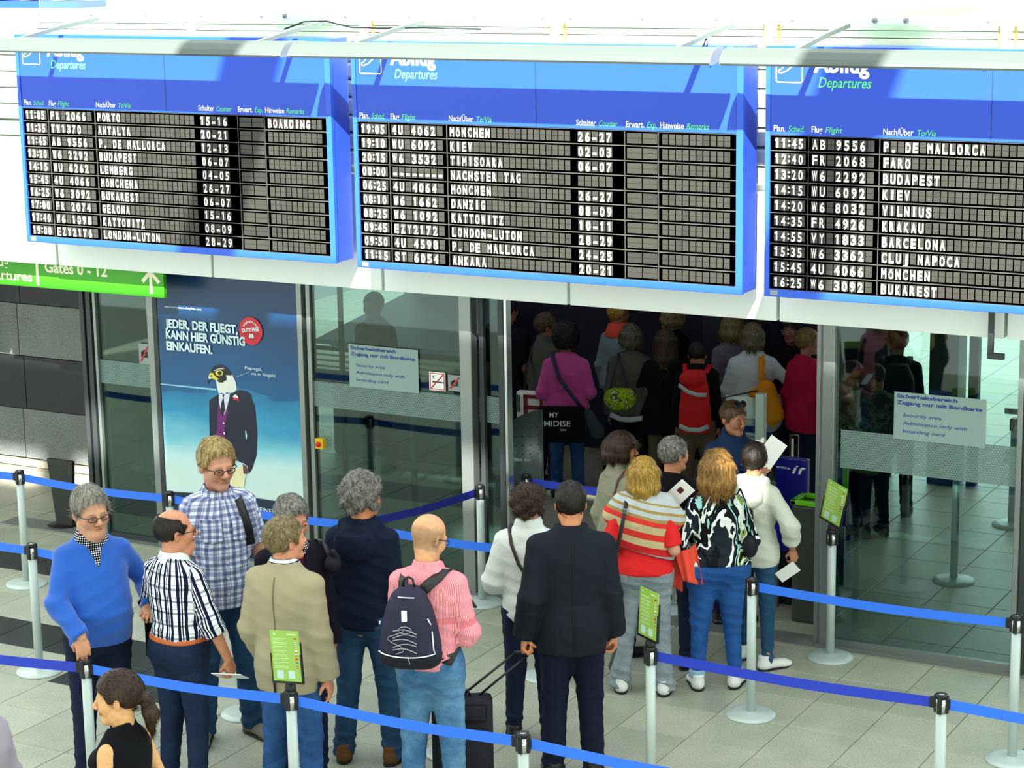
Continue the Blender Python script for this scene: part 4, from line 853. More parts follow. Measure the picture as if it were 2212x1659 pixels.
def paint(name,stops,sc=7.,seed=0,stretch=(1,1,1)):
    m=cloth(name,'808080',.8,.05,500,.4,8); t=m.node_tree; n,l=t.nodes,t.links; p=n['Principled BSDF']
    tc=n.new('ShaderNodeTexCoord'); mp=n.new('ShaderNodeMapping'); mp.inputs['Location'].default_value=(seed,seed*.7,0); mp.inputs['Rotation'].default_value=(.5,.6,.3); mp.inputs['Scale'].default_value=stretch; l.new(tc.outputs['Object'],mp.inputs[0])
    z=n.new('ShaderNodeTexNoise'); z.inputs['Scale'].default_value=sc; z.inputs['Detail'].default_value=4; z.inputs['Roughness'].default_value=.5; z.inputs['Distortion'].default_value=.5; l.new(mp.outputs[0],z.inputs[0])
    l.new(ramp(n,l,z.outputs['Fac'],stops),p.inputs['Base Color']); return m
# ---------------------------------------------------------- head
def headfield(P,h,neck,coarse=False):
    f=Fld((-.12,-.14,-.22),(.12,.15,.14),h); fat=P.get('fat',0); fem=P.get('fem',False); jw=.90 if fem else 1.
    f.put(el((0,-.014,.026),(.077,.098,.088)),.01)
    f.put(el((0,.018,-.035),(.062*jw+fat*.4,.066,.084)),.03)
    for s in(-1,1):
        f.put(rc((s*.046*jw,.0,-.072),(s*.012,.066,-.102),.022+fat*.6,.020+fat*.3),.025)
        f.put(el((s*(.038+fat*.3),.058,-.032),(.024+fat*.5,.026,.03+fat*.3)),.025)
    f.put(el((0,.074,-.103),(.021,.018,.018)),.015)
    if fat: f.put(el((0,.03,-.125),(.05+fat,.05,.03+fat)),.03)
    f.put(rc((-.034,.080,.010),(.034,.080,.010),.011,.011),.015)
    for s in(-1,1): f.put(el((s*.031,.101,-.008),(.017,.016,.0115)),.012,'s')
    f.put(rc((0,.088,.006),(0,.112,-.034),.0085,.0130),.010)
    for s in(-1,1): f.put(el((s*.0125,.101,-.039),(.0095,.012,.0085)),.005); f.put(rc((s*.022,.092,-.040),(s*.033,.080,-.066),.0022,.0022),.006,'s')
    f.put(el((0,.093,-.0635),(.027,.0095,.0055)),.005); f.put(el((0,.0915,-.073),(.022,.0095,.0065)),.005); f.put(rc((-.025,.098,-.0685),(.025,.098,-.0685),.0022,.0022),.003,'s')
    for s in(-1,1):
        f.put(el((s*.031,.082,-.009),(.0125,.0125,.0115)),.003)
        R=np.array([[math.cos(s*.35),-math.sin(s*.35),0],[math.sin(s*.35),math.cos(s*.35),0],[0,0,1.]])
        f.put(el((s*.080,-.012,-.014),(.0085,.0185,.031),R),.006); f.put(el((s*.090,-.006,-.008),(.006,.009,.014),R),.005,'s')
    f.put(rc((0,-.018,-.05),neck,.052*(.88 if fem else 1)+fat*.5,.058*(.86 if fem else 1)+fat*.6),.03)
    return f.mesh()
def facecol(V,P):
    base=np.array(hx(P.get('skin','C58E72'))[:3]); c=np.tile(base,(len(V),1)); x,y,z=V.T
    def blend(mask,col,a): 
        nonlocal c
        m=(np.clip(mask,0,1)*a)[:,None]; c=c*(1-m)+np.array(hx(col)[:3])*m
    g=lambda cx,cy,cz,rx,ry,rz: np.exp(-(((np.abs(x)-cx)/rx)**2+((y-cy)/ry)**2+((z-cz)/rz)**2))
    blend(g(.04,.07,-.03,.02,.03,.02),'C4604C',.2); blend(g(0,.11,-.036,.014,.02,.012),'C25844',.35)
    blend((g(0,.095,-.068,.026,.016,.007)>.38).astype(float),P.get('lip','96504A'),.65); blend((g(0,.1,-.0685,.026,.02,.0022)>.4).astype(float),'5A2A26',.6)
    blend((g(.031,.094,.012,.018,.02,.0055)>.4).astype(float),P.get('brow','5A4632'),.75)
    blend(g(.031,.09,-.009,.016,.02,.009),'6A4034',.45); blend(((np.abs(np.abs(x)-.031)<.013)&(y>.086)&(np.abs(z+.009)<.0035)).astype(float),'E9E4DC',.0)
    blend(g(.082,-.01,-.012,.012,.03,.03),'B85A48',.3)
    if P.get('stubble'): blend(((z<-.045)&(y>.0)).astype(float)*np.clip((-.045-z)/.02,0,1),P['stubble'],.35)
    if P.get('moustache'): blend((g(0,.1,-.0535,.026,.02,.007)>.35).astype(float),P['moustache'],.75); 
    if P.get('scalp'): # closely cropped fringe on a bald head
        m=((z<.048)&(z>-.07)&(y<.035-(.05-z)*.15)).astype(float)*np.clip((.052-z)/.02,0,1); blend(m,P['scalp'],.75)
    return np.clip(c,0,1)
HL=[(-.2,-.10),(-.10,-.082),(-.06,-.070),(-.03,-.035),(-.012,.012),(.004,.010),(.020,-.012),(.034,-.005),(.045,.030),(.065,.052),(.09,.066),(.15,.072)]
def hairline(y,style): 
    a=np.array(HL); return np.interp(y,a[:,0],a[:,1])
def hairfield(st,h):
    k=st.get('style','short'); t=st.get('t',.010); low=-.25 if k in('bob','long') else -.15
    f=Fld((-.16,-.19,low-.06),(.16,.14,.16+t),h)
    top=st.get('top',0)
    f.put(el((0,-.015,.028+top/2),(.079+t,.100+t,.090+t+top/2)),.01)
    if k in('short','ring','curly','bob','long','pony'):
        dz=st.get('dz',0)
        X=f.ax[0][:,None,None];Y=f.ax[1][None,:,None];Z=f.ax[2][None,None,:]
        a=np.array(HL); hl=(np.interp(f.ax[1],a[:,0],a[:,1])+dz+st.get('fr',0)*np.clip((f.ax[1]-.02)/.04,0,1))[None,:,None]
        v=(hl-Z)*.75+X*0; f.d=np.maximum(f.d,v.astype(np.float32))
    if k=='ring':
        f.put(el((0,.015,.10),(.073,.098,.078)),.004,'s')
        f.put(el((0,.05,.07),(.085,.06,.05)),.004,'s')
    if k=='curly':
        for i in range(26):
            a=i*2.4; zz=.1-.17*(i/26); r=math.sqrt(max(0,1-((zz-.02)/.12)**2)); p=(.082*r*math.cos(a),-.015+.105*r*math.sin(a),zz)
            if p[1]>.055 and zz<.06: continue
            if abs(p[0])>.05 and p[1]>.02 and zz<.03: continue
            f.put(el(p,(.026,.026,.024)),.015)
    if k in('bob','long'):
        L=st.get('len',.14); fl=st.get('flare',.0); w0=.083+t; n0=10
        for i in range(17):
            a=math.radians(-20-220*i/16) if 0 else math.radians(-25+ (230)*i/16)  # from right temple round the back to the left
            cx,cy=math.cos(-a),math.sin(-a)
            p0=(cx*w0*.86,-.02+cy*(.096+t)*.86,.03); ll=L*(.9+.12*math.sin(i*2.1+st.get('seed',0))); p1=(cx*(w0*.88+fl),-.02+cy*(.096+t+fl)*.88,-ll*.55); p2=(cx*(w0*.78+fl*1.6),-.02+cy*(.09+t+fl)*.86,-ll)
            f.put(rc(p0,p1,.026,.026),.018); f.put(rc(p1,p2,.026,.013),.015)
        if st.get('fringe'): f.put(rc((-.05,.085,.05),(.05,.085,.05),.016,.016),.02)
    if k=='pony':
        f.put(el((0,-.115,-.02),(.026,.022,.026)),.02); f.put(rc((0,-.125,-.03),(.01,-.130,-.10),.028,.034),.02); f.put(rc((.01,-.13,-.10),(.02,-.115,-.18),.034,.016),.02)
    if st.get('spike'): 
        for i in range(40):
            a=i*2.399; r=math.sqrt(i/40)*.075; f.put(rc((r*math.cos(a),-.005+r*1.15*math.sin(a),.105-.3*r*r/.075+t),(r*1.12*math.cos(a),.004+r*1.3*math.sin(a),.105-.3*r*r/.075+t+st['spike']),.009,.004),.006)
    V,F=f.mesh(); N=normals(V,F); amp=st.get('amp',.004)
    an=np.arctan2(V[:,0],-(V[:,1]+.015)); 
    s1=fbm(np.stack([an*4.2,V[:,2]*12,V[:,1]*8],1),2.2,st.get('seed',1),3); s2=fbm(V,st.get('freq',60),2,2)
    V=V+N*(amp*(s1*.8+s2*(.9 if k in('curly','short','ring') else .3)))[:,None]
    return V,F
def strands(V,F,st,rs,n):
    N=normals(V,F); k=st['style']; i=rs.randint(0,len(V),n); p=V[i]; nn=N[i]
    crown=A3(.01,-.055,.135); d=p-crown; d/=np.maximum(np.linalg.norm(d,axis=1),1e-6)[:,None]
    g={'bob':1.6,'long':2.2,'pony':.0,'curly':.2}.get(k,.35); d=d+A3(0,-.15,-g)*(p[:,2:3]<.09)
    if k=='pony': d=A3(0,-.13,-.02)-p; d[p[:,1]<-.11]=A3(0,.02,-1)
    rnd={'curly':.8,'short':.2,'ring':.15}.get(k,.12)+(.12 if st.get('spike') else 0); d=d/np.maximum(np.linalg.norm(d,axis=1),1e-6)[:,None]+rs.normal(size=d.shape)*rnd
    t=d-nn*(d*nn).sum(1)[:,None]; t/=np.maximum(np.linalg.norm(t,axis=1),1e-6)[:,None]; b=np.cross(t,nn)
    L=({'bob':.055,'long':.08,'pony':.05,'curly':.026,'short':.026,'ring':.018}.get(k,.025)*st.get('sl',1))*(.6+.8*rs.rand(n))[:,None]
    lf=({'curly':.008,'short':.0022,'ring':.001}.get(k,.0015)+(.006 if st.get('spike') else 0))*rs.rand(n)[:,None]
    w=(.0007+.0008*rs.rand(n))[:,None]*(2 if n<2500 else 1)
    p0=p-nn*.0015; p1=p0+t*L*.5+nn*(lf+.0018-L*L*1.2); p2=p0+t*L+nn*((lf*1.3 if k in('curly','short') else lf*.4+.0006)-L*L*4.6)+b*L*.25*rs.normal(size=(n,1))
    P=np.concatenate([p0-b*w,p0+b*w,p1-b*w,p1+b*w,p2-b*w*.25,p2+b*w*.25]); a=np.arange(n)+len(V)
    Q=np.concatenate([np.stack([a,a+n,a+3*n,a+2*n],1),np.stack([a+2*n,a+3*n,a+5*n,a+4*n],1)])
    c=(.65+.8*rs.rand(n)); cl=np.concatenate([np.full(len(V),.85),np.tile(c,6)]); return np.concatenate([V,P]),np.concatenate([F,Q]),np.stack([cl]*3,1)
def glasses(root,Mh,col,thin=.0023,name='glasses'):
    b=MB()
    for s in(-1,1):
        pts=[]
        for i in range(17):
            a=2*PI*i/16; pts.append((s*.033+.024*math.cos(a),.106-.010*(s*math.cos(a)+1)/2,-.011+.0135*math.sin(a)))
        b.tube(pts,thin,6,cap=False)
        b.tube([(s*.055,.094,-.004),(s*.078,.07,-.002),(s*.086,-.005,-.002),(s*.084,-.03,-.014)],thin,6)
    b.tube([(-.010,.104,-.008),(0,.108,-.006),(.010,.104,-.008)],thin,6)
    me=b.mesh(name,mat('glasses_'+col,col,.3,.5),True); me.transform(Mh); link(name,me,root)
# ---------------------------------------------------------- hand: palm, four fingers, thumb
def handmesh(s,curl,h=.0038,spread=1.,fist=False):
    f=Fld((-.09,-.09,-.11),(.09,.20,.05),h)
    f.put(rc((0,-.03,0),(0,.012,0),.026,.024,((0,0,1),.75)),.01)
    f.put(el((0,.048,0),(.041,.056,.0165)),.012); f.put(el((s*.022,.03,-.008),(.017,.032,.016)),.012)
    xs=[-.031,-.0105,.0105,.031]; ys=[.078,.090,.092,.084]; Ls=[.052,.066,.072,.064]
    if s>0: pass
    else: xs=xs[:]
    for i in range(4):
        x=xs[i]*s; L=Ls[i]; p=A3(x,ys[i]-.012,0); a=0
        for j,(fr,r0,r1) in enumerate(((.45,.0098,.0088),(.32,.0088,.0080),(.25,.0080,.0068))):
            a+=curl[i]*(.9,1.25,.8)[j]; d=A3(x*.9*spread*(1-.6*min(1,a)),math.cos(a),-math.sin(a)); d/=np.linalg.norm(d); q=p+d*L*fr*1.15; f.put(rc(p,q,r0,r1),.0025 if j else .006); p=q
    c=np.mean(curl); p=A3(s*.028,.012,-.008); d=A3(s*(.75-.5*c),.62,-.28-.6*c); d/=np.linalg.norm(d); q=p+d*.045; f.put(rc(p,q,.0135,.0105),.01)
    d=A3(s*(.35-.9*c),.9-.3*c,-.3-.4*c); d/=np.linalg.norm(d); f.put(rc(q,q+d*.034,.0102,.0078),.004)
    return f.mesh()
def frame(y,z):
    y=np.array(y,float); y/=np.linalg.norm(y); z=np.array(z,float); z-=y*(z@y); z/=np.linalg.norm(z); return np.stack([np.cross(y,z),y,z],1)
def ik(S,W,pole,l1,l2):
    d=W-S; L=np.linalg.norm(d); u=d/L; L=min(L,(l1+l2)*.995); W=S+u*L; a=(l1*l1-l2*l2+L*L)/(2*L); hh=math.sqrt(max(0,l1*l1-a*a)); pl=np.array(pole,float); pl-=u*(pl@u); pl/=np.linalg.norm(pl); return S+u*a+pl*hh,W
def rotz(a): c,s=math.cos(a),math.sin(a); return np.array([[c,-s,0],[s,c,0],[0,0,1.]])
def rotx(a): c,s=math.cos(a),math.sin(a); return np.array([[1,0,0],[0,c,-s],[0,s,c]])
def roty(a): c,s=math.cos(a),math.sin(a); return np.array([[c,0,s],[0,1,0],[-s,0,c]])
def torso(P,inf=0,hem=.80,top=1.52):
    w=P.get('w',1.); be=P.get('belly',0); fem=P.get('fem',False); hp=P.get('hips',1.)
    T=[(.78,.152*hp,.115,0),(.88,.164*hp,.125,-.005),(.95,.160*hp,.124,-.005),(1.06,.145,.108,.0),(1.18,.152,.115,.0),(1.30,.163,.120,-.005),(1.35,.158,.108,-.012),(1.40,.140,.090,-.016),(1.435,.112,.076,-.017),(1.47,.072,.062,-.014),(1.53,.056,.056,-.002)]
    if fem: T=[(.78,.165*hp,.115,0),(.88,.180*hp,.130,-.01),(.95,.170*hp,.125,-.008),(1.08,.132,.100,.0),(1.18,.145,.108,.004),(1.28,.156,.125,.008),(1.34,.152,.100,-.006),(1.385,.130,.084,-.012),(1.425,.098,.070,-.015),(1.462,.062,.056,-.012),(1.53,.050,.050,-.002)]
    out=[]
    for z,rx,ry,cy in T:
        b=be*math.exp(-((z-1.06)/.16)**2); out.append((z,0,cy+b*.75,rx*w+b*.35+inf,ry*(.6+.4*w)+b*.8+inf))
    P2=np.array(out); zs=sorted(set([hem]+[o[0] for o in out if hem<o[0]<top]+[top])); return [(z,)+tuple(np.interp(z,P2[:,0],P2[:,j]) for j in range(1,5)) for z in zs]
def person(P):
    """one figure in its own frame: faces +y, 1.75 m tall, the empty at its feet is scaled to the person's height"""
    rs=np.random.RandomState(P.get('seed',1)); H=P['h']; fine=P.get('fine',True); hb=.010 if fine else .013
    th=math.radians(28.7+P['phi']); root=thing('person',P['label'],'person',(P['x'],P['y'],0),th,P.get('group')); root.scale=(H/1.735,)*3
    w=P.get('w',1.); fem=P.get('fem',False); sx=(.138 if fem else .155)*w*P.get('sh',1); sz=1.352 if fem else 1.366
    lean=P.get('lean',0)
    J={}
    for s,key in((-1,'L'),(1,'R')):
        S=A3(s*sx,-.012,sz); a=P.get('arm'+key,{}); W=np.array(a.get('w',(s*(sx+.055),.03,.84)),float); E,W=ik(S,W,a.get('pole',(s*.25,-1,-.1)),.285,.255); J[key]=(S,E,W,a)
    hc=A3(0,.012+P.get('hy',0),1.632-.02-P.get('hd',0)); hs=P.get('hs',1.04); Rh=rotz(math.radians(P.get('hyaw',0)))@rotx(math.radians(P.get('hpit',0)))@roty(math.radians(P.get('hroll',0)))
    nb=A3(0,-.022,1.43); nl=Rh.T@(nb-hc)/hs
    HV,HF=headfield(P,.0052 if fine else .0075,nl)
    hcol=facecol(HV,P); HVw=(HV*hs)@Rh.T+hc
    # body: trunk, neck, limbs
    f=Fld((-.75,-.55,-.02),(.75,.75,1.62),hb) if P.get('reach') else Fld((-.52,-.40,-.02),(.52,.60,1.62),hb)
    f.put(loft(torso(P,-.016,.80,1.44)),.02); f.put(rc(nb,hc+Rh@A3(0,-.018,-.05)*hs,.056 if not fem else .049,.052 if not fem else .045),.03)
    for key in 'LR':
        S,E,W,a=J[key]; g=P.get('armr',1.)*(.86 if fem else 1); f.put(rc(S,E,.047*g,.038*g),.05); f.put(rc(E,W,.041*g,.027*g),.02)
    feet=P.get('feet',((-.115,.0,8),(.115,.02,-8))); legs=[]
    for (fx,fy,fa),s in zip(feet,(-1,1)):
        Hh=A3(s*.088*w,-.005,.90); K=A3(s*.085+(fx-s*.085)*.5,.012+fy*.45+P.get('knee',.0),.49); An=A3(fx,fy-.03,.085); legs.append((Hh,K,An,fa)); f.put(rc(Hh,K,.068,.05),.03); f.put(rc(K,An,.048,.034),.02)
    BV,BF=f.mesh(); bc=np.tile(np.array(hx(P.get('skin','C58E72'))[:3]),(len(BV),1))
    Vs=[HVw,BV];Fs=[HF,BF+len(HVw)];Cs=[hcol,bc]; off=len(HVw)+len(BV)
    for s,key in((-1,'L'),(1,'R')):
        S,E,W,a=J[key]; fd=np.array(a.get('f',(W-E)/np.linalg.norm(W-E)+A3(0,.15,0)),float); nn=np.array(a.get('n',(s*1.,.25,.1)),float); R=frame(fd,nn)
        cu=a.get('curl',(.45,.4,.35,.3)); HV2,HF2=handmesh(s,cu,.0040 if fine else .0055); 
        HV2=(HV2*(.92 if fem else 1.0))@R.T+W; Vs.append(HV2);Fs.append(HF2+off);off+=len(HV2); Cs.append(np.tile(np.array(hx(P.get('skin','C58E72'))[:3])*np.array([1.0,.93,.9]),(len(HV2),1)))
    body=link('body',fastmesh('body',np.concatenate(Vs),np.concatenate(Fs),SKIN,np.concatenate(Cs)),root)
    Mh=Matrix([[*(Rh[i]*hs),hc[i]] for i in range(3)]+[[0,0,0,1]])
    # eyes
    if P.get('eyes'):
        for s in(-1,1):
            me=MB().lathe([(.001,-.0118),(.0062,-.0100),(.0100,-.0062),(.0118,0),(.0100,.0062),(.0074,.0092),(.0052,.0106),(.0050,.0107),(.0022,.0116),(.0002,.0118)],14,M=Matrix.Translation((s*.031,.0835,-.0095))@Matrix.Rotation(-PI/2,4,'X')@Matrix.Rotation(math.radians(P.get('gaze',0)),4,'Y')).mesh('eye',None,True)
            me.materials.append(mat('eye_white','948A80',.3)); me.materials.append(mat('iris','4A5A5C',.25)); me.materials.append(mat('pupil','080808',.2))
            for po in me.polygons:
                zz=sum(math.hypot(*(me.vertices[v].co-Vector((s*.031,.0835,-.0095))).xz) for v in po.vertices)/len(po.vertices); fr=sum(me.vertices[v].co.y for v in po.vertices)/len(po.vertices)>.09
                if fr and zz<.0030: po.material_index=2
                elif fr and zz<.0058: po.material_index=1
            me.transform(Mh); link('eye',me,root)
            lid=MB(); pts=[(s*.031+.014*math.cos(a),.0925-.006*abs(math.cos(a))+.0035,-.0095+.0062*math.sin(a)+.0008) for a in np.linspace(.15,PI-.15,9)]; lid.tube(pts,.0042,6); me=lid.mesh('eyelid',mat('eyelid_'+P.get('skin','C58E72'),P.get('skin','C58E72'),.5)); me.transform(Mh); link('eyelid',me,root)
    # hair
    if P.get('hair'):
        st=P['hair']; HVh,HFh=hairfield(st,.0055 if fine else .0075); HVh,HFh,hcl=strands(HVh,HFh,st,rs,(6000 if fine else 1600)); link('hair',fastmesh('hair',(HVh*hs)@Rh.T+hc,HFh,st['m'],hcl),root)
    if P.get('glasses'): glasses(root,Mh,P['glasses'])
    if P.get('shades'):
        b=MB()
        for s in(-1,1): b.add(*( (lambda q:(q.V,q.F))(MB().lathe([(.001,-.003),(.026,-.003),(.026,.003),(.001,.003)],14,M=Matrix.Translation((s*.032,.055,.118))@Matrix.Rotation(-.9,4,'X')))))
        b.tube([(-.06,.05,.11),(-.084,.0,.09),(-.088,-.03,.03)],.002,6).tube([(.06,.05,.11),(.084,.0,.09),(.088,-.03,.03)],.002,6).tube([(-.01,.058,.12),(.01,.058,.12)],.002,6)
        me=b.mesh('sunglasses',black,True); me.transform(Mh); link('sunglasses',me,root)
    # garments ------------------------------------------------
    def segs(inf): 
        o=[]
        for key in 'LR': S,E,W,a=J[key]; o.append((S,E)); o.append((E,W))
        return o
    def patc(V,prof):
        fn,_,_=loft(prof); d0=fn(V[:,0],V[:,1],V[:,2]); u=np.arctan2(V[:,0],-V[:,1])*.155*w; v=V[:,2].copy(); best=d0-.012
        for S,E in segs(0):
            ab=E-S; L=np.linalg.norm(ab); t=np.clip((V-S)@ab/(L*L),0,1); dd=np.linalg.norm(V-S-t[:,None]*ab,axis=1)-.055
            R=frame(ab,(0,0,1.) if abs(ab[2])<.8*L else (0,1.,0)); q=(V-S)@R; m=dd<best; best=np.where(m,dd,best); u=np.where(m,np.arctan2(q[:,0],q[:,2])*.058,u); v=np.where(m,q[:,1]+(S[2]*1.0 if S is J['L'][0] or S is J['R'][0] else .285+S[2]),v)
        return np.stack([u,v],1)
    def folds(V,F,amp,kind):
        N=normals(V,F); a=fbm(V*np.array([1,1,1.9]),9,rs.rand()*9,3); m=np.full(len(V),.55)
        if kind=='top':
            for key in 'LR':
                S,E,W,_=J[key]; m+=.9*np.exp(-(np.linalg.norm(V-E,axis=1)/.07)**2)+.5*np.exp(-(np.linalg.norm(V-S+A3(0,0,.08),axis=1)/.07)**2)
            m+=.5*np.exp(-((V[:,2]-1.05)/.10)**2)
            ridge=1-2*np.abs(np.sin(V[:,2]*34+2.2*fbm(V,5,3,2)+V[:,0]*12)); a=a*.7+.35*ridge
        else:
            for Hh,K,An,_ in legs: m+=.8*np.exp(-(np.linalg.norm(V-K,axis=1)/.09)**2)+1.1*np.exp(-((V[:,2]-.10)/.07)**2)
            m+=.6*np.exp(-((V[:,2]-.80)/.06)**2); ridge=1-2*np.abs(np.sin(V[:,2]*42+2.5*fbm(V,6,5,2)+V[:,0]*14)); a=a*.65+.4*ridge
        return V+N*(amp*a*m)[:,None]
    tp=P['top']; inf=tp.get('inf',.008); hem=tp.get('hem',.88); prof=torso(P,inf,hem,1.50)
    if tp.get('flare'): prof=[(z,cx,cy,rx+tp['flare']*max(0,(1.1-z)/.3),ry+tp['flare']*max(0,(1.1-z)/.3)) for z,cx,cy,rx,ry in prof]
    fl=Fld((-.75,-.55,hem-.05),(.75,.75,1.60),hb) if P.get('reach') else Fld((-.52,-.40,hem-.05),(.52,.60,1.60),hb)
    fl.put(loft(prof,2.4),.02)
    ar=P.get('armr',1.)*(.86 if fem else 1)
    sl=tp.get('sleeve',2.)
    for s,key in((-1,'L'),(1,'R')):
        S,E,W,a=J[key]; r0=.050*ar+inf*.8+tp.get('slv',.0)*.5
        if sl<=0: continue
        if sl<1: fl.put(sleeve(S,E,r0+.004,r0+.006,sl),.055)
        else:
            fl.put(rc(S,E,r0,.042*ar+inf*.8+tp.get('slv',0)),.04); fl.put(sleeve(E,W,.045*ar+inf+tp.get('slv',0),.031*ar+inf*1.2+tp.get('slv',0)*1.2,min(sl-1,.985)),.02)
            if tp.get('pad'): fl.put(rc((s*.06,-.016,sz+.062),(s*(sx+.012),-.012,sz+.018),.03,.036),.05)
    if fem and not P.get('flat'):
        for s in(-1,1): fl.put(el((s*.07,.095,1.265),(.062,.055,.062)),.04)
    if tp.get('hood'): fl.put(el((0,-.15,1.37),(.13,.062,.105)),.015); fl.put(el((0,-.165,1.455),(.08,.035,.03)),.015,'s'); fl.put(rc((-.09,-.175,1.40),(.09,-.175,1.40),.006,.006),.012,'s'); fl.put(rc((-.10,-.03,1.455),(-.05,-.10,1.43),.036,.04),.02); fl.put(rc((.10,-.03,1.455),(.05,-.10,1.43),.036,.04),.02); fl.put(rc((.10,-.03,1.455),(.05,.07,1.40),.034,.02),.02); fl.put(rc((-.10,-.03,1.455),(-.05,.07,1.40),.034,.02),.02)
    if tp.get('hoodcol'): fl.put(loft([(1.42,0,-.02,.11,.10),(1.47,0,-.015,.092,.088),(1.53,0,-.01,.082,.082)]),.02)
    ncut=tp.get('neck',1.455 if tp.get('collar') else 1.47); tilt=tp.get('tilt',.35)
    fl.cut((0,tilt,1.),ncut) if not tp.get('hood') else None
    if tp.get('neckr'): fl.put(rc((0,.0,1.40),(0,.02,1.62),.055,tp['neckr']),.006,'s')
    else: fl.put(rc((0,-.02,1.44),(0,.02,1.66),.050,.066),.004,'s')
    if tp.get('vneck'): vz=tp['vneck']; fl.put(rc((0,.14,1.52),(0,.14,vz+.02),.105,.012,((0,1,0),1.9)),.006,'s')
    V,F=fl.mesh(); V=relax(V,F,1); V=folds(V,F,tp.get('fold',.006),'top')
    gname=tp.get('name','shirt'); link(gname,fastmesh(gname,V,F,tp['m'],None,patc(V,prof)),root)
    P['_prof']=prof; P['_J']=J; P['_root']=root; P['_Mh']=Mh; P['_H']=H
    # collar
    if tp.get('collar'):
        c=tp['collar']; cf=Fld((-.14,-.14,1.40),(.14,.14,1.58),.0055); cz=c.get('z',0)
        cf.put(loft([(1.405,0,-.016,.116,.098),(1.44+cz,0,-.015,.098,.088),(1.502+cz,0,-.008,.073,.073)]),.006); cf.cut((0,.40,1.),1.492+cz)
        cf.put(loft([(1.39,0,-.016,.098,.080),(1.44+cz,0,-.015,.084,.074),(1.52+cz,0,-.006,.058,.060)]),.004,'s'); cf.cut((0,-.15,-1.),-1.418-cz)
        cf.put(rc((0,.13,1.62),(0,.12,1.42),.066,.018,((0,1,0),1.8)),.004,'s')
        V,F=cf.mesh(); link('collar',fastmesh('collar',V,F,c['m'],None,np.stack([np.arctan2(V[:,0],-V[:,1])*.08,V[:,2]],1)),root)
    # inner garment seen in the neck opening
    if tp.get('inner'):
        cf=Fld((-.2,-.2,1.1),(.2,.2,1.58),.009); cf.put(loft([(z,a,b,c-.012,d-.012) for z,a,b,c,d in torso(P,inf*.6,1.15,1.47)]),.01); cf.put(rc((0,-.02,1.44),(0,.02,1.66),.050,.060),.004,'s'); V,F=cf.mesh(); link('undershirt',fastmesh('undershirt',V,F,tp['inner'],None,np.stack([V[:,0],V[:,2]],1)),root)
    # trousers
    bo=P['bottom']; bi=bo.get('inf',.012); fd=Fld((-.42,-.32,-.03),(.42,.36,1.12),hb); wz=bo.get('waist',1.0 if tp.get('hem',.88)>=.9 else tp.get('hem',.88)+.05)
    tpf=torso(P,(bi-.006 if wz>=1 else -.004),.84,wz); q0=tpf[0]; fd.put(loft([(.775,0,q0[2],q0[3]*.74,q0[4]*.42),(.80,0,q0[2],q0[3]*.92,q0[4]*.80)]+tpf,2.3),.01)
    ft=bo.get('foot',.055)
    for Hh,K,An,fa in legs:
        hpw=P.get('hips',1.)
        fd.put(rc(Hh+A3(0,0,-.0),K,(.092*hpw+bi-.006)*(.9+.1*w),.058*(.5+.5*hpw)+bi),.06); fd.put(rc(K,An*A3(1,1,0)+A3(0,-.0,.05),.056+bi,ft),.025)
        if bo.get('flare'): fd.put(rc(An+A3(0,0,.1),An*A3(1,1,0)+A3(0,.02,.0),.05,ft+bo['flare']),.03)
        fd.put(el(Hh+A3(0,-.05,-.02),(.085*hpw,.075,.09)),.03)
    fd.cut((0,0,-1.),-bo.get('hem',.035))
    V,F=fd.mesh(); V=relax(V,F,1); V=folds(V,F,bo.get('fold',.006),'bot'); 
    if P.get('show_legs',True): link(bo.get('name','trousers'),fastmesh('trousers',V,F,bo['m']),root)
    # shoes
    sm=P.get('shoes',mat('black_leather','121214',.4))
    for Hh,K,An,fa in legs:
        R=rotz(math.radians(fa)); sf=Fld((-.09,-.13,-.005),(.09,.24,.16),.0065)
        sf.put(el((0,-.03,.045),(.040,.055,.05)),.01); sf.put(rc((0,-.02,.045),(0,.13,.032),.043,.038,((0,0,1),.9)),.02); sf.put(el((0,.15,.028),(.044,.06,.03)),.02); sf.put(rc((0,-.035,.05),(0,-.035,.13),.042,.044),.02); sf.cut((0,0,1),.118); sf.cut((0,0,-1.),-.002)
        V,F=sf.mesh(); V=V@R.T+A3(An[0],An[1]+.035-.03,0); link('shoe',fastmesh('shoe',V,F,sm),root)
        so=Fld((-.09,-.13,-.012),(.09,.24,.05),.0065); so.put(el((0,-.03,.01),(.045,.06,.03)),.01); so.put(rc((0,-.02,.01),(0,.14,.01),.046,.046),.01); so.cut((0,0,1),.016); so.cut((0,0,-1.),0); V,F=so.mesh(); link('sole',fastmesh('sole',V@R.T+A3(An[0],An[1]+.005,0),F,P.get('sole',rubber)),root)
    if P.get('belt'): 
        q=torso(P,bi+.004,.96,1.0); bf=Fld((-.35,-.3,.94),(.35,.35,1.02),.008); bf.put(loft(q,2.4),.004); bf.cut((0,0,1),.998); bf.cut((0,0,-1),-.964); V,F=bf.mesh(); link('belt',fastmesh('belt',V,F,mat('belt_'+P['belt'],P['belt'],.5)),root)
    return root
def attach(P,name,label,cat,group=None):
    """a carried thing: its own top-level empty placed in the frame of the person who carries it"""
    r=P['_root']; t=thing(name,label,cat,r.location,r.rotation_euler.z,group); t.scale=r.scale; return t
def fobj(f,name,m,parent,rl=1,pat=None,wr=0):
    V,F=f.mesh(); V=relax(V,F,rl) if rl else V
    if wr: V=V+normals(V,F)*(wr*fbm(V,14,3,3))[:,None]
    return link(name,fastmesh(name,V,F,m,None,pat(V) if pat else None),parent)
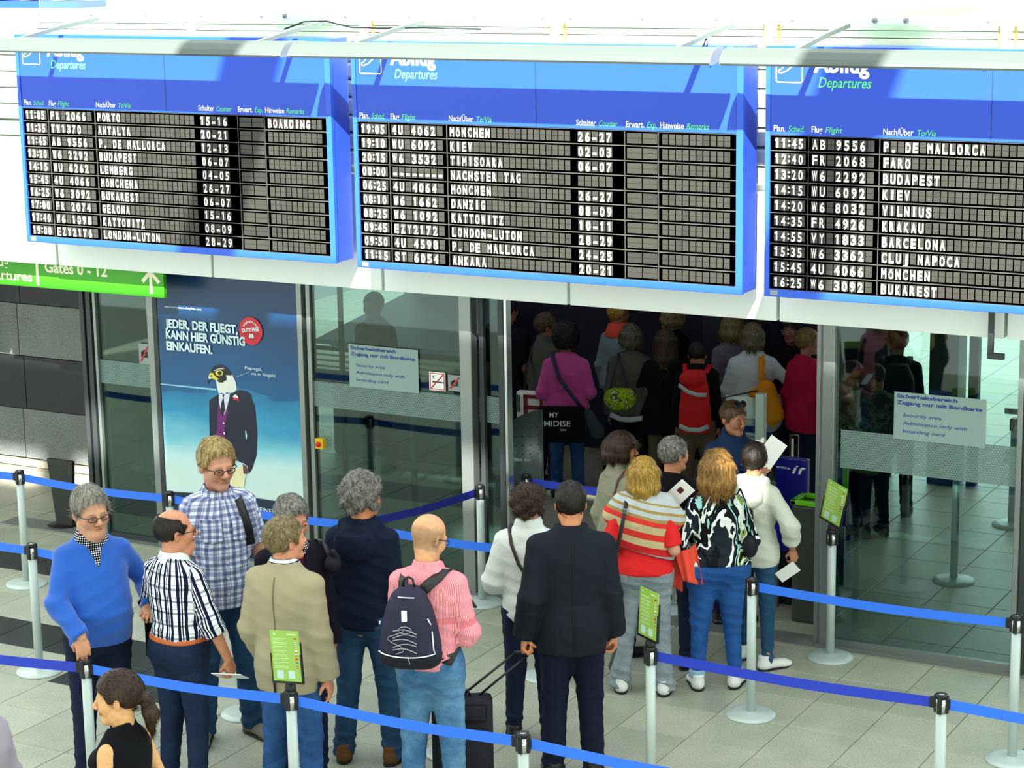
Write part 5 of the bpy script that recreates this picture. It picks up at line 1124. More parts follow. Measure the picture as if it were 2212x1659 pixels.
# ============================================================ the people
def surf(P,ang,z,off=.012):
    pr=np.array(P['_prof']); cx,cy,rx,ry=[np.interp(z,pr[:,0],pr[:,j]) for j in(1,2,3,4)]; e=2.4; c,s=math.sin(ang),-math.cos(ang)
    k=(abs(c/(rx+off))**e+abs(s/(ry+off))**e)**(-1/e); return (cx+c*k,cy+s*k,z)
def W2L(P,x,y,z):
    th=math.radians(28.7+P['phi']); k=P['h']/1.75; dx,dy=x-P['x'],y-P['y']; return ((math.cos(th)*dx+math.sin(th)*dy)/k,(-math.sin(th)*dx+math.cos(th)*dy)/k,z/k)
def strap(P,t,name,pts,wid,m,thick=.006):
    return MB().ribbon(pts,wid,thick,[Vector(q).cross(Vector((0,0,1))) if 0 else (1,0,0) for q in pts]).obj(name,m,t,True)
dj=denim('jeans_dark','15213B','1E3252'); mj=denim('jeans_blue','1C3E6C','35629A'); lj=denim('jeans_light','3A6690','6E9CBC'); tj=denim('jeans_teal','1F3F5E','2E5878'); gj=denim('jeans_grey','7A868D','99A5AA'); nj=denim('jeans_navy','0F1730','16233F'); bj=denim('jeans_bright','1D4B8C','2C62A4')
suit=cloth('suit_charcoal','191D27',.8,.15,600,.35,6); trs=cloth('suit_trousers','11162A',.8,.12,600,.35,7)
hgrey=hairmat('hair_grey','5E5C55','A8A69A'); hsalt=hairmat('hair_salt','3E3B37','9C9A92',(60,60,30)); hblond=hairmat('hair_sandy','7A6236','C9AE74'); hash_=hairmat('hair_ash','5A4A2E','93835C',(60,60,30)); hbrown=hairmat('hair_brown','1E120C','4A3020'); hdark=hairmat('hair_dark','0E0A08','2E211A'); hgold=hairmat('hair_golden','7A5520','D9B04A',(85,85,7)); hcar=hairmat('hair_caramel','5A3C18','B98A44',(70,70,9)); hblack=hairmat('hair_black','060505','1A1614')
jersey=cloth('blue_knit','295CB8',.9,.06,900,.3,5,.1,.3)
check_n=patterned('mini_check',[(0,'F2F2F2'),(.5,'14141C')],.012,[(0,'FFFFFF'),(.5,'303040')],.012)
p2m=patterned('navy_plaid',[(0,'F4F6FA'),(.16,'101838'),(.36,'F4F6FA'),(.44,'101838'),(.52,'F4F6FA'),(.62,'101838'),(.82,'F4F6FA')],.085,[(0,'FFFFFF'),(.35,'9AA0AC'),(.52,'FFFFFF'),(.74,'B9BFC8'),(.8,'FFFFFF')],.075)
p3m=patterned('pale_check',[(0,'E2E8F0'),(.14,'9A9EBE'),(.36,'D4DCEA'),(.42,'B4BACE'),(.5,'F0F4F8'),(.58,'D0D8E8'),(.66,'8A90B2'),(.88,'DCE4F0')],.085,[(0,'FFFFFF'),(.2,'B8BCD0'),(.44,'F0F2F8'),(.56,'C4C8DA'),(.64,'FFFFFF'),(.8,'AAAECA')],.09,warp=.008)
pinkm=patterned('pink_fine_stripe',[(0,'F2AAB2'),(.5,'DA7480')],.0075,[(0,'FFFFFF'),(.9,'F6D8DA')],.4)
striped=patterned('striped_knit',None,.1,[(0,'99A0A4'),(.10,'C22428'),(.20,'E03A34'),(.205,'C9B68C'),(.32,'E03A34'),(.42,'C9B68C'),(.54,'E03A34'),(.62,'A98C52'),(.67,'BCC4C8'),(.74,'A98C52'),(.785,'BCC4C8'),(.86,'A98C52'),(.89,'BCC4C8')],.47,voff=-1.03,vfr=False)
brush=paint('painted_blouse',[(0,'0E1218'),(.38,'1E2830'),(.44,'F0F4F0'),(.475,'0E1218'),(.53,'9CD8CE'),(.56,'14181E'),(.60,'DDE6E0'),(.63,'8CA838'),(.66,'0E1218'),(.74,'E8ECE8')],4.6,3,(1,1,.45))
camoc=paint('camo_jacket',[(0,'2E3430'),(.45,'4C544C'),(.55,'6A7068'),(.62,'363C38')],9,1)
white_c=cloth('white_cotton','DCE0DC',.85,.04,500,.4,7); cream=cloth('cream_fleece','CDD0C2',.9,.05,300,.4,7); beige=cloth('beige_cord','A0977A',.9,.07,300,.35,6); beige2=cloth('beige_parka','8C8C78',.9,.08,300,.4,7)
navyh=cloth('navy_sweat','131C30',.9,.15,400,.4,7); blackc=cloth('black_cloth','0C0D12',.9,.15,500,.35,7); darkbl=cloth('dark_blazer','12101E',.85,.15,500,.3,7); redc=cloth('red_jersey','E0282A',.85,.05,500,.35,7); pinkc=cloth('magenta_fleece','CC4C9C',.95,.08,200,.4,8,.1,.3); grj=cloth('grey_jacket','55564E',.9,.1,400,.4,7); blz=cloth('blue_anorak','1D3558',.8,.1,400,.35,7); maroon=cloth('crimson_jacket','A3123C',.85,.1,400,.4,7); darkt=cloth('dark_tee','10141E',.9,.1,500,.3,7); olive=cloth('olive_shirt','4A4A36',.9,.1,500,.3,7); khaki=cloth('khaki','5E5340',.9,.1,500,.3,7); coral=cloth('coral_coat','F05440',.8,.06,400,.5,6); mauve=cloth('mauve_grey','A39AA6',.9,.05,500,.3,7)
whsh=cloth('white_leather','E6E8E4',.5,.03,900,.1,9,.4); brsh=cloth('brown_suede','6A4A2A',.8,.1,500,.2,9); grsh=cloth('grey_trainer','7C7668',.8,.15,300,.2,20)
bagblk=cloth('pack_black','15151F',.7,.12,300,.2,9,.3); bagnavy=cloth('pack_navy','23233A',.7,.1,300,.2,9,.3)
def hair(style,m,**k): return dict(style=style,m=m,**k)
Q='queue at the departures entrance'
# 1 blue sweater
P1=dict(x=-8.50,y=10.03,h=1.93,phi=-154,hyaw=8,hpit=-.12*57,hroll=3,hs=1.10,w=1.02,belly=.075,fat=.010,skin='C69272',eyes=1,gaze=-12,brow='8A7660',seed=1,label='man in blue V-neck sweater with glasses, hand resting on a post',
 top=dict(m=jersey,inf=.012,hem=.86,vneck=1.29,name='sweater',collar=dict(m=check_n,z=.01),inner=check_n,fold=.010,slv=.006),bottom=dict(m=nj,inf=.014),hair=hair('short',hgrey,t=.012,dz=.006,fr=.026,sl=1.5,amp=.005,top=.006),glasses='2A2A30',armL=dict(w=(-.27,.17,1.06),pole=(-.6,-1,-.4),f=(.5,.8,-.1),n=(-.2,.3,1),curl=(.9,.9,.9,.9)))
a=W2L(P1,-8.30,9.66,1.09); P1['armR']=dict(w=(a[0],a[1]-.02,a[2]-.0),pole=(1,-.5,-.2),f=(.0,.25,-1),n=(.2,1,.35),curl=(.55,.55,.55,.5))
person(P1)
# 2 bald man, striped shirt
P2=dict(x=-7.943,y=10.133,h=1.83,phi=-38,hyaw=-28,hpit=4,hs=1.08,w=1.02,belly=.055,fat=.006,skin='C98A68',seed=2,label='bald man with dark hair ring in navy and white checked shirt',glasses='1A1A1C',
 top=dict(m=p2m,inf=.014,hem=.965,name='shirt',sleeve=1.3,slv=.010,fold=.009,collar=dict(m=white_c)),bottom=dict(m=dj,inf=.014),belt='C0622A',hair=hair('ring',hdark,t=.006,amp=.003),armR=dict(w=(.30,.10,.86),pole=(.6,-1,0),f=(.05,.35,-1),n=(1,.3,0),curl=(.8,.8,.7,.7)),armL=dict(w=(-.2,.26,1.0),pole=(-.8,-1,0)))
person(P2)
# 3 tall man, pale check shirt
P3=dict(x=-8.260,y=11.016,h=2.03,phi=-158,hyaw=10,hpit=-5,hs=1.10,w=.93,belly=.02,skin='CC9276',eyes=1,gaze=-10,brow='A88858',moustache='9A7850',stubble='A07860',seed=3,label='tall sandy haired man with glasses and moustache in pale checked shirt',glasses='3A2A26',
 top=dict(m=p3m,inf=.018,hem=.80,name='shirt',sleeve=.82,slv=.016,fold=.010,collar=dict(m=p3m),vneck=1.40),bottom=dict(m=tj,inf=.014,foot=.066),hair=hair('short',hblond,t=.014,top=.010,fr=.016,amp=.006),shoes=grsh,feet=((-.15,.02,20),(.13,.0,-22)),armR=dict(w=(.27,.10,.86)),armL=dict(w=(-.28,.06,.84),f=(-.1,.2,-1),n=(-1,.2,0)))
person(P3)
# 4 dark blazer
P4=dict(x=-7.391,y=10.598,h=1.86,phi=-165,hyaw=18,hpit=-6,hs=1.07,w=.98,skin='C08468',eyes=1,gaze=-15,brow='4A4038',lip='8E443C',seed=4,label='grey haired man in dark blazer facing the camera behind beige jacket',
 top=dict(m=darkbl,inf=.022,hem=.80,name='blazer',vneck=1.22,pad=1,collar=dict(m=check_n),inner=cloth('maroon_knit','4A1024'),fold=.006),bottom=dict(m=nj,inf=.012),hair=hair('short',hsalt,t=.010,top=.010,amp=.005))
person(P4)
# 5 beige jacket
P5=dict(x=-7.148,y=10.165,h=1.87,phi=-24,hyaw=-30,hpit=4,hs=1.06,w=.98,belly=.02,sh=1.10,skin='D0906E',seed=5,label='man in beige corduroy blazer with short ash hair seen from behind',
 top=dict(m=beige,inf=.024,hem=.76,name='blazer',pad=1,flare=.012,fold=.007,slv=.008,collar=dict(m=patterned('stripe_collar',None,.1,[(0,'F0F4F4'),(.5,'7CC0D8'),(.7,'1A2440')],.03),z=.016),neck=1.495),bottom=dict(m=mj,inf=.014,foot=.062),hair=hair('short',hash_,t=.011,amp=.003,freq=80),feet=((-.14,.02,12),(.15,-.02,-14)),armR=dict(w=(.235,.02,.83),f=(.1,.2,-1),n=(1,.2,0)),armL=dict(w=(-.22,.12,.88)))
person(P5)
# 6 navy hoodie
P6=dict(x=-7.198,y=11.099,h=1.90,phi=-14,hyaw=-26,hpit=2,hs=1.08,w=.96,skin='C98458',seed=6,label='man with curly grey hair in navy hooded sweatshirt and dark jeans',
 top=dict(m=navyh,inf=.022,hem=.84,name='hoodie',hood=1,fold=.008,slv=.010),bottom=dict(m=tj,inf=.012,foot=.064),hair=hair('curly',hsalt,t=.018,amp=.008,top=.01,freq=45),shoes=brsh,feet=((-.15,.0,14),(.15,.02,-14)),armR=dict(w=(.10,.20,.98),pole=(.4,-1,0)),armL=dict(w=(-.10,.20,1.0),pole=(-.4,-1,0)))
person(P6)
# 7 pink shirt with backpack
P7=dict(x=-6.355,y=10.494,h=1.89,phi=-12,hyaw=-34,hpit=-20,hy=.025,hs=1.06,w=.96,skin='D8A074',scalp='9A7A5A',seed=7,label='bald man in pink striped shirt with backpack looking at a phone',glasses='16161A',
 top=dict(m=pinkm,inf=.018,hem=.90,name='shirt',sleeve=1.35,slv=.012,fold=.009,collar=dict(m=pinkm)),bottom=dict(m=lj,inf=.016,foot=.058),belt='14141A',feet=((-.12,.0,12),(.13,.02,-12)),armR=dict(w=(.16,.25,1.08),pole=(.3,-1,-.5),f=(-.3,1,.15),n=(.8,.2,.6),curl=(.9,.9,.8,.8)),armL=dict(w=(-.12,.26,1.10),pole=(-.3,-1,-.4),f=(.4,1,.1),n=(-.8,.2,.6),curl=(.9,.9,.8,.8)))
person(P7)
t=attach(P7,'smartphone','dark phone with white edge held in front of the pink shirt man','phone'); M=Matrix.Translation((.13,.38,1.13))@Matrix.Rotation(-.6,4,'X'); MB().box(-.035,.035,-.07,.07,-.005,.005,M=M,bev=.002).obj('case',black,t); MB().box(-.03,.03,-.062,.062,.005,.0065,M=M).obj('screen',mat('phone_glass','C9D6E0',.15),t)
t=attach(P7,'backpack','navy and black backpack with grey lacing and white piping on pink shirt man','backpack')
f=Fld((-.30,-.45,.82),(.22,-.05,1.46),.008); f.put(loft([(.90,-.045,-.22,.175,.075),(.94,-.045,-.235,.20,.10),(1.02,-.045,-.24,.205,.105),(1.15,-.05,-.235,.185,.10),(1.28,-.055,-.22,.15,.085),(1.36,-.06,-.205,.11,.065),(1.40,-.06,-.195,.06,.04)],2.6),.03); fobj(f,'bag_body',bagnavy,t,2,wr=.004)
f=Fld((-.30,-.45,.82),(.22,-.05,1.1),.008); f.put(loft([(.885,-.045,-.215,.15,.07),(.92,-.045,-.235,.197,.103),(.985,-.045,-.243,.212,.112)],2.6),.02); fobj(f,'bag_base',bagblk,t,1)
wp=mat('reflective_white','F0F0F2',.3); gcord=mat('grey_cord','9A9CA4',.6)
def bp(x,z,o=0): # on the pack surface
    ry=np.interp(z,[.90,.94,1.02,1.15,1.28,1.36,1.40],[.075,.10,.105,.10,.085,.065,.04]); rx=np.interp(z,[.90,.94,1.02,1.15,1.28,1.36,1.40],[.175,.2,.205,.185,.15,.11,.06]); cy=np.interp(z,[.90,1.02,1.15,1.28,1.36],[-.22,-.24,-.235,-.22,-.205]); u=min(.98,abs(x/rx)); return (x-.05,cy-ry*(1-u**2.6)**(1/2.6)-o,z)
MB().tube([bp(x,.99+.02*(x/.2)**2,.012) for x in np.linspace(-.19,.19,13)]+[bp(.185-.003*i,1.0+.03*i,.008) for i in range(1,6)],.0045,6).obj('piping',wp,t,True)
MB().tube([bp(.16-.01*i,1.19+.02*i,.006) for i in range(3)],.0045,6).tube([bp(x,1.355,.006) for x in (-.06,-.02,.02,.05)],.004,6).tube([bp(-.19,1.17,.006),bp(-.188,1.19,.006)],.005,6).obj('piping',wp,t,True)
MB().box(-.07,-.035,-.34,-.325,1.22,1.29,bev=.003).obj('logo_patch',wp,t)
b=MB()
for i in range(5):
    z=1.02+i*.03; pts=[]
    for k in range(15): a=k/14; pts.append(bp(-.08+.16*a,z+.02*math.sin(a*PI)+(.014*a if i%2 else .014*(1-a)),.006))
    b.tube(pts,.0036,5)
b.tube([bp(-.06+.10*math.sin(k*.9)*.6,1.01+k*.018,.007) for k in range(10)],.0028,5); b.tube([bp(.045*math.cos(k*.7)-.0,1.165+.022*math.sin(k*.7)*(1 if k<9 else -1),.009) for k in range(10)],.0028,5); b.tube([bp(.02,1.0,.012),bp(.03,.96,.018),bp(.03,.915,.02)],.0035,5)
b.obj('lacing',gcord,t,True)
MB().tube([(-.10,-.20,1.385),(-.09,-.205,1.45),(-.06,-.205,1.465),(-.03,-.205,1.45),(-.02,-.20,1.385)],.008,8).obj('grab_loop',black,t,True)
MB().ribbon([(-.0,-.17,1.36),(.04,-.15,1.40),(.08,-.115,1.43),(.10,-.05,1.455),(.105,.03,1.43),(.11,.10,1.35),(.13,.12,1.2),(.16,.03,1.05),(.12,-.13,.95)],.062,.012,(1,0,0)).obj('shoulder_strap',black,t,True)
MB().ribbon([(-.10,-.17,1.34),(-.11,-.12,1.40),(-.12,-.03,1.43),(-.12,.07,1.39),(-.13,.12,1.25),(-.2,.0,1.05),(-.17,-.14,.95)],.05,.012,(1,0,0)).obj('shoulder_strap',black,t,True)
for c_ in t.children:
    if c_.name.split('.')[0] not in('shoulder_strap',): c_.scale=(.82,1,.85); c_.location=(-.05*.18,0,1.40*.15)
# 8 woman with ponytail in front
P8=dict(x=-6.662,y=8.001,h=1.67,phi=62,hyaw=24,hpit=-8,fem=True,w=1.08,hs=1.16,skin='D9A66E',seed=8,label='woman with dark ponytail in black sleeveless top, close at the bottom',
 top=dict(m=blackc,inf=.008,hem=.85,name='tank_top',sleeve=0,fold=.004,neckr=.085),bottom=dict(m=nj,inf=.01),hair=hair('pony',hbrown,t=.008,amp=.003,dz=.0),armR=dict(w=(.30,.05,.86)),armL=dict(w=(-.28,.08,.86)))
person(P8)
# 9 shoulder at the very left bottom
P9=dict(x=-7.34,y=7.72,h=1.70,phi=75,fem=True,w=1.1,fine=False,skin='D09A78',seed=9,label='person in pale mauve top cut off at the bottom left corner',
 top=dict(m=mauve,inf=.014,hem=.84,name='top'),bottom=dict(m=dj,inf=.01),hair=hair('short',hbrown,t=.012))
person(P9)
# 10 white jacket
P10=dict(x=-6.44,y=11.904,h=1.73,phi=-6,hyaw=-14,hs=1.05,w=.98,fem=False,skin='C08A6A',seed=10,label='person with dark wavy hair in white jacket left of the dark suit',
 top=dict(m=white_c,inf=.024,hem=.84,name='jacket',fold=.009,slv=.014,hoodcol=1,neck=1.56),bottom=dict(m=nj,inf=.012),hair=hair('curly',hbrown,t=.016,amp=.008,freq=40),armL=dict(w=(-.14,.20,1.02),pole=(-.5,-.9,-.2)),armR=dict(w=(.14,.2,1.0)))
person(P10)
t=attach(P10,'shoulder_bag','brown strap of a bag crossing the white jacket','bag'); MB().ribbon([(-.10,.09,1.36),(-.115,.02,1.47),(-.12,-.06,1.46),(-.10,-.14,1.38),(-.05,-.165,1.25),(.05,-.17,1.1)],.022,.005,(1,0,0)).obj('strap',mat('dark_leather','2A1A16',.5),t,True); f=Fld((-.0,-.32,.84),(.3,-.1,1.12),.01); f.put(loft([(.88,.13,-.2,.1,.045),(1.08,.13,-.2,.1,.035)],4),.02); fobj(f,'bag_body',bagblk,t)
# 11 dark suit
P11=dict(x=-5.891,y=11.437,h=1.93,phi=2,hyaw=0,hpit=-4,hs=1.0,w=1.0,sh=1.14,skin='D08E60',seed=11,label='man in dark charcoal suit seen from behind, holding a phone',
 top=dict(m=suit,inf=.026,hem=.765,name='suit_jacket',pad=1,flare=.012,fold=.005,slv=.006,neck=1.50),bottom=dict(m=trs,inf=.016,foot=.064),hair=hair('short',hdark,t=.009,amp=.002,freq=90),armR=dict(w=(.245,.05,.81),pole=(.05,-1,0),f=(.0,.25,-1),n=(1,.2,0),curl=(.8,.8,.75,.7)),armL=dict(w=(-.265,.0,.85),pole=(-.1,-1,0),f=(-.1,-.15,-1),n=(-1,.2,0),curl=(1.1,1.1,1.1,1.1)))
person(P11)
t=attach(P11,'smartphone','dark phone in the hanging right hand of the suit man','phone'); M=Matrix.Translation((.235,.08,.68))@Matrix.Rotation(.3,4,'Y'); MB().box(-.004,.004,-.03,.035,-.07,.07,M=M,bev=.002).obj('case',mat('dark_green_case','1A2420',.3),t)
t=thing('cabin_suitcase','black soft cabin suitcase on wheels with long raised handle','suitcase',(-6.40,10.93,0),math.radians(20)); t.rotation_euler=(0,0,math.radians(30))
Mt=Matrix.Rotation(math.radians(-8),4,'X')
MB().box(-.19,.19,-.12,.12,.06,.60,M=Mt,bev=.035).obj('shell',bagblk,t,True); MB().box(-.16,.16,-.155,-.12,.12,.42,M=Mt,bev=.02).obj('front_pocket',bagblk,t,True); MB().box(-.15,.15,-.14,-.115,.46,.57,M=Mt,bev=.02).obj('top_pocket',bagblk,t,True)
MB().tube([(-.05,.0,.6),(-.04,.0,.635),(.04,0,.635),(.05,0,.6)],.009,8,M=Mt).obj('carry_handle',black,t,True)
for s in(-1,1): MB().lathe([(.008,-.015),(.035,-.013),(.035,.013),(.008,.015)],16,M=Matrix.Translation((s*.17,.09,.035))@Matrix.Rotation(PI/2,4,'Y')).obj('wheel',black,t,True)
T0=t.matrix_basis.inverted() if 0 else (Matrix.Translation(t.location)@Matrix.Rotation(math.radians(30),4,'Z')).inverted()
hp=Matrix.Translation((P11['x'],P11['y'],0))@Matrix.Rotation(math.radians(28.7+P11['phi']),4,'Z')@Matrix.Scale(P11['h']/1.75,4)@Vector((-.27,-.01,.76)); hl=T0@hp
for s in(-1,1): MB().tube([(s*.055,.09,.55),(s*.055*.9+hl.x*.98,hl.y,hl.z)],.0085,8).obj('telescopic_tube',black,t,True)
MB().tube([(hl.x-.065,hl.y,hl.z),(hl.x+.065,hl.y,hl.z)],.013,8).obj('grip',black,t,True)
# 12 short haired woman, beige parka
P12=dict(x=-6.650,y=13.709,h=1.67,phi=-62,hyaw=-22,hpit=-4,fem=True,w=1.05,hs=1.06,skin='D4946C',seed=12,label='woman with short brown hair in beige jacket, face in profile',
 top=dict(m=beige2,inf=.026,hem=.82,name='jacket',hoodcol=1,neck=1.55,slv=.012),bottom=dict(m=nj,inf=.01),hair=hair('bob',hbrown,t=.014,len=.075,amp=.005,fringe=1))
person(P12)
t=attach(P12,'shoulder_bag','brown leather bag strap over the beige jacket','bag'); MB().ribbon([(.12,.11,1.30),(.125,.04,1.44),(.125,-.04,1.47),(.12,-.10,1.40),(.11,-.15,1.2),(.13,-.18,1.0)],.02,.005,(1,0,0)).obj('strap',mat('tan_leather','5A2C1A',.5),t,True); f=Fld((.0,-.30,.78),(.3,-.1,1.02),.01); f.put(loft([(.82,.14,-.2,.1,.045),(.98,.14,-.2,.09,.035)],4),.02); fobj(f,'bag_body',mat('tan_leather','5A2C1A'),t)
# 13 striped shawl
P13=dict(x=-6.152,y=13.044,h=1.69,phi=-6,hyaw=-4,fem=True,w=1.08,hips=1.06,armr=1.2,hs=1.05,skin='D49A82',seed=13,label='woman with straight blond hair, red top and striped knit over shoulders',
 top=dict(m=redc,inf=.012,hem=.90,name='red_top',sleeve=.9,fold=.006),bottom=dict(m=gj,waist=.915,inf=.012,flare=.022,foot=.066,fold=.008),hair=hair('bob',hgold,t=.012,len=.16,amp=.004,flare=.004),shoes=whsh,feet=((-.17,.02,10),(.15,-.02,-12)),armL=dict(w=(-.20,.17,1.02),pole=(-.35,-1,-.1)),armR=dict(w=(.18,.16,1.0),pole=(.25,-1,-.1)))
person(P13)
f=Fld((-.36,-.3,.98),(.36,.14,1.56),.009); pr=torso(P13,.040,1.0,1.49); f.put(loft([(z,a,b,c+.012,d) for z,a,b,c,d in pr],2.3),.01); f.put(rc((-.15,-.02,1.42),(-.22,0,1.32),.07,.075),.03); f.put(rc((.15,-.02,1.42),(.22,0,1.30),.07,.08),.03)
f.cut((0,1,.15),.23); f.cut((-.28,-.1,-1),-1.055); f.put(rc((0,-.0,1.44),(0,.03,1.66),.060,.085),.01,'s'); fobj(f,'striped_knit',striped,P13['_root'],1,lambda V:np.stack([V[:,0],V[:,2]+.24*V[:,0]],1),.006)
t=attach(P13,'shoulder_bag','black bag strap with silver buckle over the striped knit','bag'); MB().ribbon([(-.11,.10,1.36),(-.115,.02,1.455),(-.115,-.06,1.46),(-.125,-.15,1.39),(-.15,-.185,1.25),(-.19,-.18,1.08),(-.21,-.15,.95)],.028,.006,(1,.1,0)).obj('strap',black,t,True); MB().box(-.145,-.107,-.172,-.158,1.37,1.405,bev=.003).obj('buckle',chrome,t); f=Fld((-.40,-.25,.72),(-.1,.1,1.0),.01); f.put(loft([(.75,-.25,-.08,.06,.11),(.93,-.25,-.08,.05,.10)],4),.02); fobj(f,'bag_body',bagblk,t)
t=attach(P13,'papers','white papers with small red picture tucked behind the blond woman','papers'); M=Matrix.Translation((.25,.08,1.46))@Matrix.Rotation(.75,4,'Y')@Matrix.Rotation(.3,4,'X')
MB().box(-.06,.06,-.004,.0,-.09,.09,M=M).box(-.055,.066,.003,.006,-.085,.095,M=M).obj('sheet',whitep,t); MB().box(-.028,.012,-.0055,-.004,-.0,.045,M=M).obj('picture',mat('picture_maroon','5A1418',.5),t)
# 14 grey haired man in black
P14=dict(x=-6.19,y=13.62,h=1.70,phi=-28,hyaw=-26,hs=1.08,w=1.08,skin='C4855E',seed=14,label='man with short grey hair in black top in front of the gate',fine=True,
 top=dict(m=blackc,inf=.02,hem=.84,name='black_top'),bottom=dict(m=nj,inf=.012),hair=hair('short',hsalt,t=.008,amp=.004),armR=dict(w=(.2,.25,1.05)),armL=dict(w=(-.2,.25,1.05)))
person(P14)
# 15 painted blouse
P15=dict(x=-5.74,y=13.36,h=1.70,phi=4,hyaw=-10,fem=True,w=1.12,hips=1.22,hs=1.12,skin='DCA088',seed=15,label='woman in black and white painterly blouse and bright blue jeans',
 top=dict(m=brush,inf=.016,hem=.93,name='blouse',sleeve=1.45,slv=.016,neckr=.085,fold=.009),bottom=dict(m=bj,waist=.95,inf=.010,foot=.050,fold=.008,hem=.115),hair=hair('bob',hcar,t=.016,len=.155,amp=.008,flare=.012,seed=3),shoes=whsh,feet=((-.145,.0,4),(.135,.0,-28)),armL=dict(w=(-.20,.16,.98),pole=(-.6,-.8,-.1)),armR=dict(w=(.14,.22,1.02),pole=(.5,-.9,-.1)))
person(P15)
for i,(fx) in enumerate((-.145,.135)):
    f=Fld((fx-.1,-.14,.07),(fx+.1,.1,.17),.008); f.put(loft([(.09,fx,-.03,.062,.062),(.145,fx,-.03,.058,.058)],2),.01); fobj(f,'jeans_cuff',cloth('turned_denim','8FB4C8',.8),P15['_root'])
t=attach(P15,'coral_coat','coral red coat hanging from the arm of the blouse woman','coat'); MB().drape((-.44,-.02,1.00),(-.25,.02,1.06),(-.05,0,-1),lambda u:.42-.10*u+.05*math.sin(u*7),.022,1.6,.014,.25).obj('coat_cloth',coral,t,True); MB().drape((-.31,-.09,1.02),(-.17,-.12,1.10),(.22,-.05,-1),lambda u:.20+.10*u,.016,1.2,.012,-.15,2).obj('coat_sleeve',coral,t,True)
t=attach(P15,'shoulder_bag','small dark bag at the right hip of the blouse woman','bag'); f=Fld((.10,-.25,.95),(.36,.1,1.2),.009); f.put(el((.225,-.07,1.06),(.055,.075,.085)),.02); fobj(f,'bag_body',bagblk,t,1); MB().ribbon([(.23,-.08,1.12),(.22,-.10,1.25),(.19,-.1,1.38),(.16,-.03,1.47),(.15,.06,1.40)],.02,.005,(0,1,0)).obj('strap',black,t,True)
# 16 cream hoodie
P16=dict(x=-5.70,y=13.93,h=1.64,phi=-26,hyaw=8,hs=1.02,fem=True,w=1.05,reach=True,skin='B8805E',seed=16,label='woman in cream hooded jacket with one arm lowered, dark hair',
 top=dict(m=cream,inf=.020,hem=.80,name='jacket',hood=1,sleeve=1.62,slv=.016,fold=.009),bottom=dict(m=tj,inf=.004,foot=.044),hair=hair('short',hdark,t=.018,dz=-.01,amp=.005),shoes=whsh,feet=((-.10,.1,4),(.16,-.08,-40)),armR=dict(w=(.30,.04,.92),pole=(.8,-.8,0),f=(.2,.0,-1),n=(.8,-.5,.1),curl=(.8,.8,.8,.8)),armL=dict(w=(-.06,.36,1.36),pole=(-.6,0,-1),f=(.05,.3,1),n=(-.6,-.8,.3),curl=(.7,.7,.7,.7)))
person(P16)
t=attach(P16,'boarding_pass','folded white paper in the lowered hand at the gate','paper'); M=Matrix.Translation((.30,-.03,.78))@Matrix.Rotation(.9,4,'Y')@Matrix.Rotation(.2,4,'Z'); MB().box(-.045,.045,-.002,.003,-.11,.07,M=M).obj('sheet',whitep,t)
t=attach(P16,'boarding_pass','bright white paper held up at the reader by the raised hand','paper'); M=Matrix.Translation((-.02,.42,1.54))@Matrix.Rotation(.55,4,'Y')@Matrix.Rotation(-.3,4,'X'); MB().box(-.085,.065,-.002,.002,-.12,.14,M=M).obj('sheet',whitep,t)
t=attach(P16,'shoulder_bag','thin black bag strap over the cream jacket','bag'); MB().ribbon([(-.11,.1,1.34),(-.115,.03,1.45),(-.11,-.07,1.46),(-.09,-.15,1.38),(-.03,-.18,1.28)],.02,.005,(1,.1,0)).obj('strap',black,t,True); f=Fld((-.15,-.33,1.0),(.12,-.12,1.34),.01); f.put(loft([(1.05,-.0,-.2,.08,.035),(1.28,-.0,-.2,.06,.03)],4),.02); fobj(f,'bag_body',bagblk,t)
# 17 woman in blue anorak facing
P17=dict(x=-6.239,y=14.833,h=1.71,phi=-176,hyaw=30,hpit=-6,hs=1.05,fem=True,w=1.15,flat=True,skin='B97A5A',eyes=1,gaze=-14,seed=17,label='woman with sunglasses on her hair in dark blue jacket facing out of the gate',shades=1,
 top=dict(m=blz,inf=.026,hem=.82,name='jacket',hoodcol=1,neck=1.53,vneck=1.42),bottom=dict(m=nj,inf=.01),hair=hair('short',hairmat('hair_lightbrown','3E2C1C','7A5C3C'),t=.012,dz=.0,amp=.004))
person(P17)
I='passengers inside the security entrance'
def inner(x,y,h,phi,label,top,bottom,hr,**k):
    P=dict(x=x,y=y,h=h,phi=phi,label=label,top=top,bottom=bottom,hair=hr,fine=False,skin=k.pop('skin','9C6A50')); P.update(k); person(P); return P
T=lambda m,**k: dict(m=m,**{**dict(inf=.02,hem=.84),**k}); B=lambda m,**k: dict(m=m,**{**dict(inf=.012),**k})
I18=inner(-9.843,17.829,1.80,-20,'man in dark T-shirt at the far left of the inner queue',T(darkt,sleeve=.85,slv=.012),B(nj),hair('short',hdark),hyaw=-20)
I19=inner(-9.383,17.75,1.68,-60,'woman in grey jacket with sunglasses on her head, inner queue',T(grj,hoodcol=1,neck=1.53),B(nj),hair('short',hairmat('hair_dull','3A2C20','6A543C'),t=.014),hyaw=-22,shades=1,fem=True,w=1.15)
I20=inner(-9.045,17.5,1.62,-6,'woman with black curly hair in magenta fleece jacket',T(pinkc,hem=.92,inf=.03),B(mj,foot=.062),hair('curly',hblack,t=.045,amp=.01,top=.01),fem=True,w=1.2,hs=1.1,armL=dict(w=(-.2,.2,1.02)),armR=dict(w=(.2,.2,1.02)))
I21=inner(-9.05,18.62,1.68,-40,'woman in coral scarf and pale blue jacket behind the magenta fleece',T(cloth('pale_blue_jacket','7E939C')),B(nj),hair('short',hgold,t=.012),hyaw=-20,fem=True)
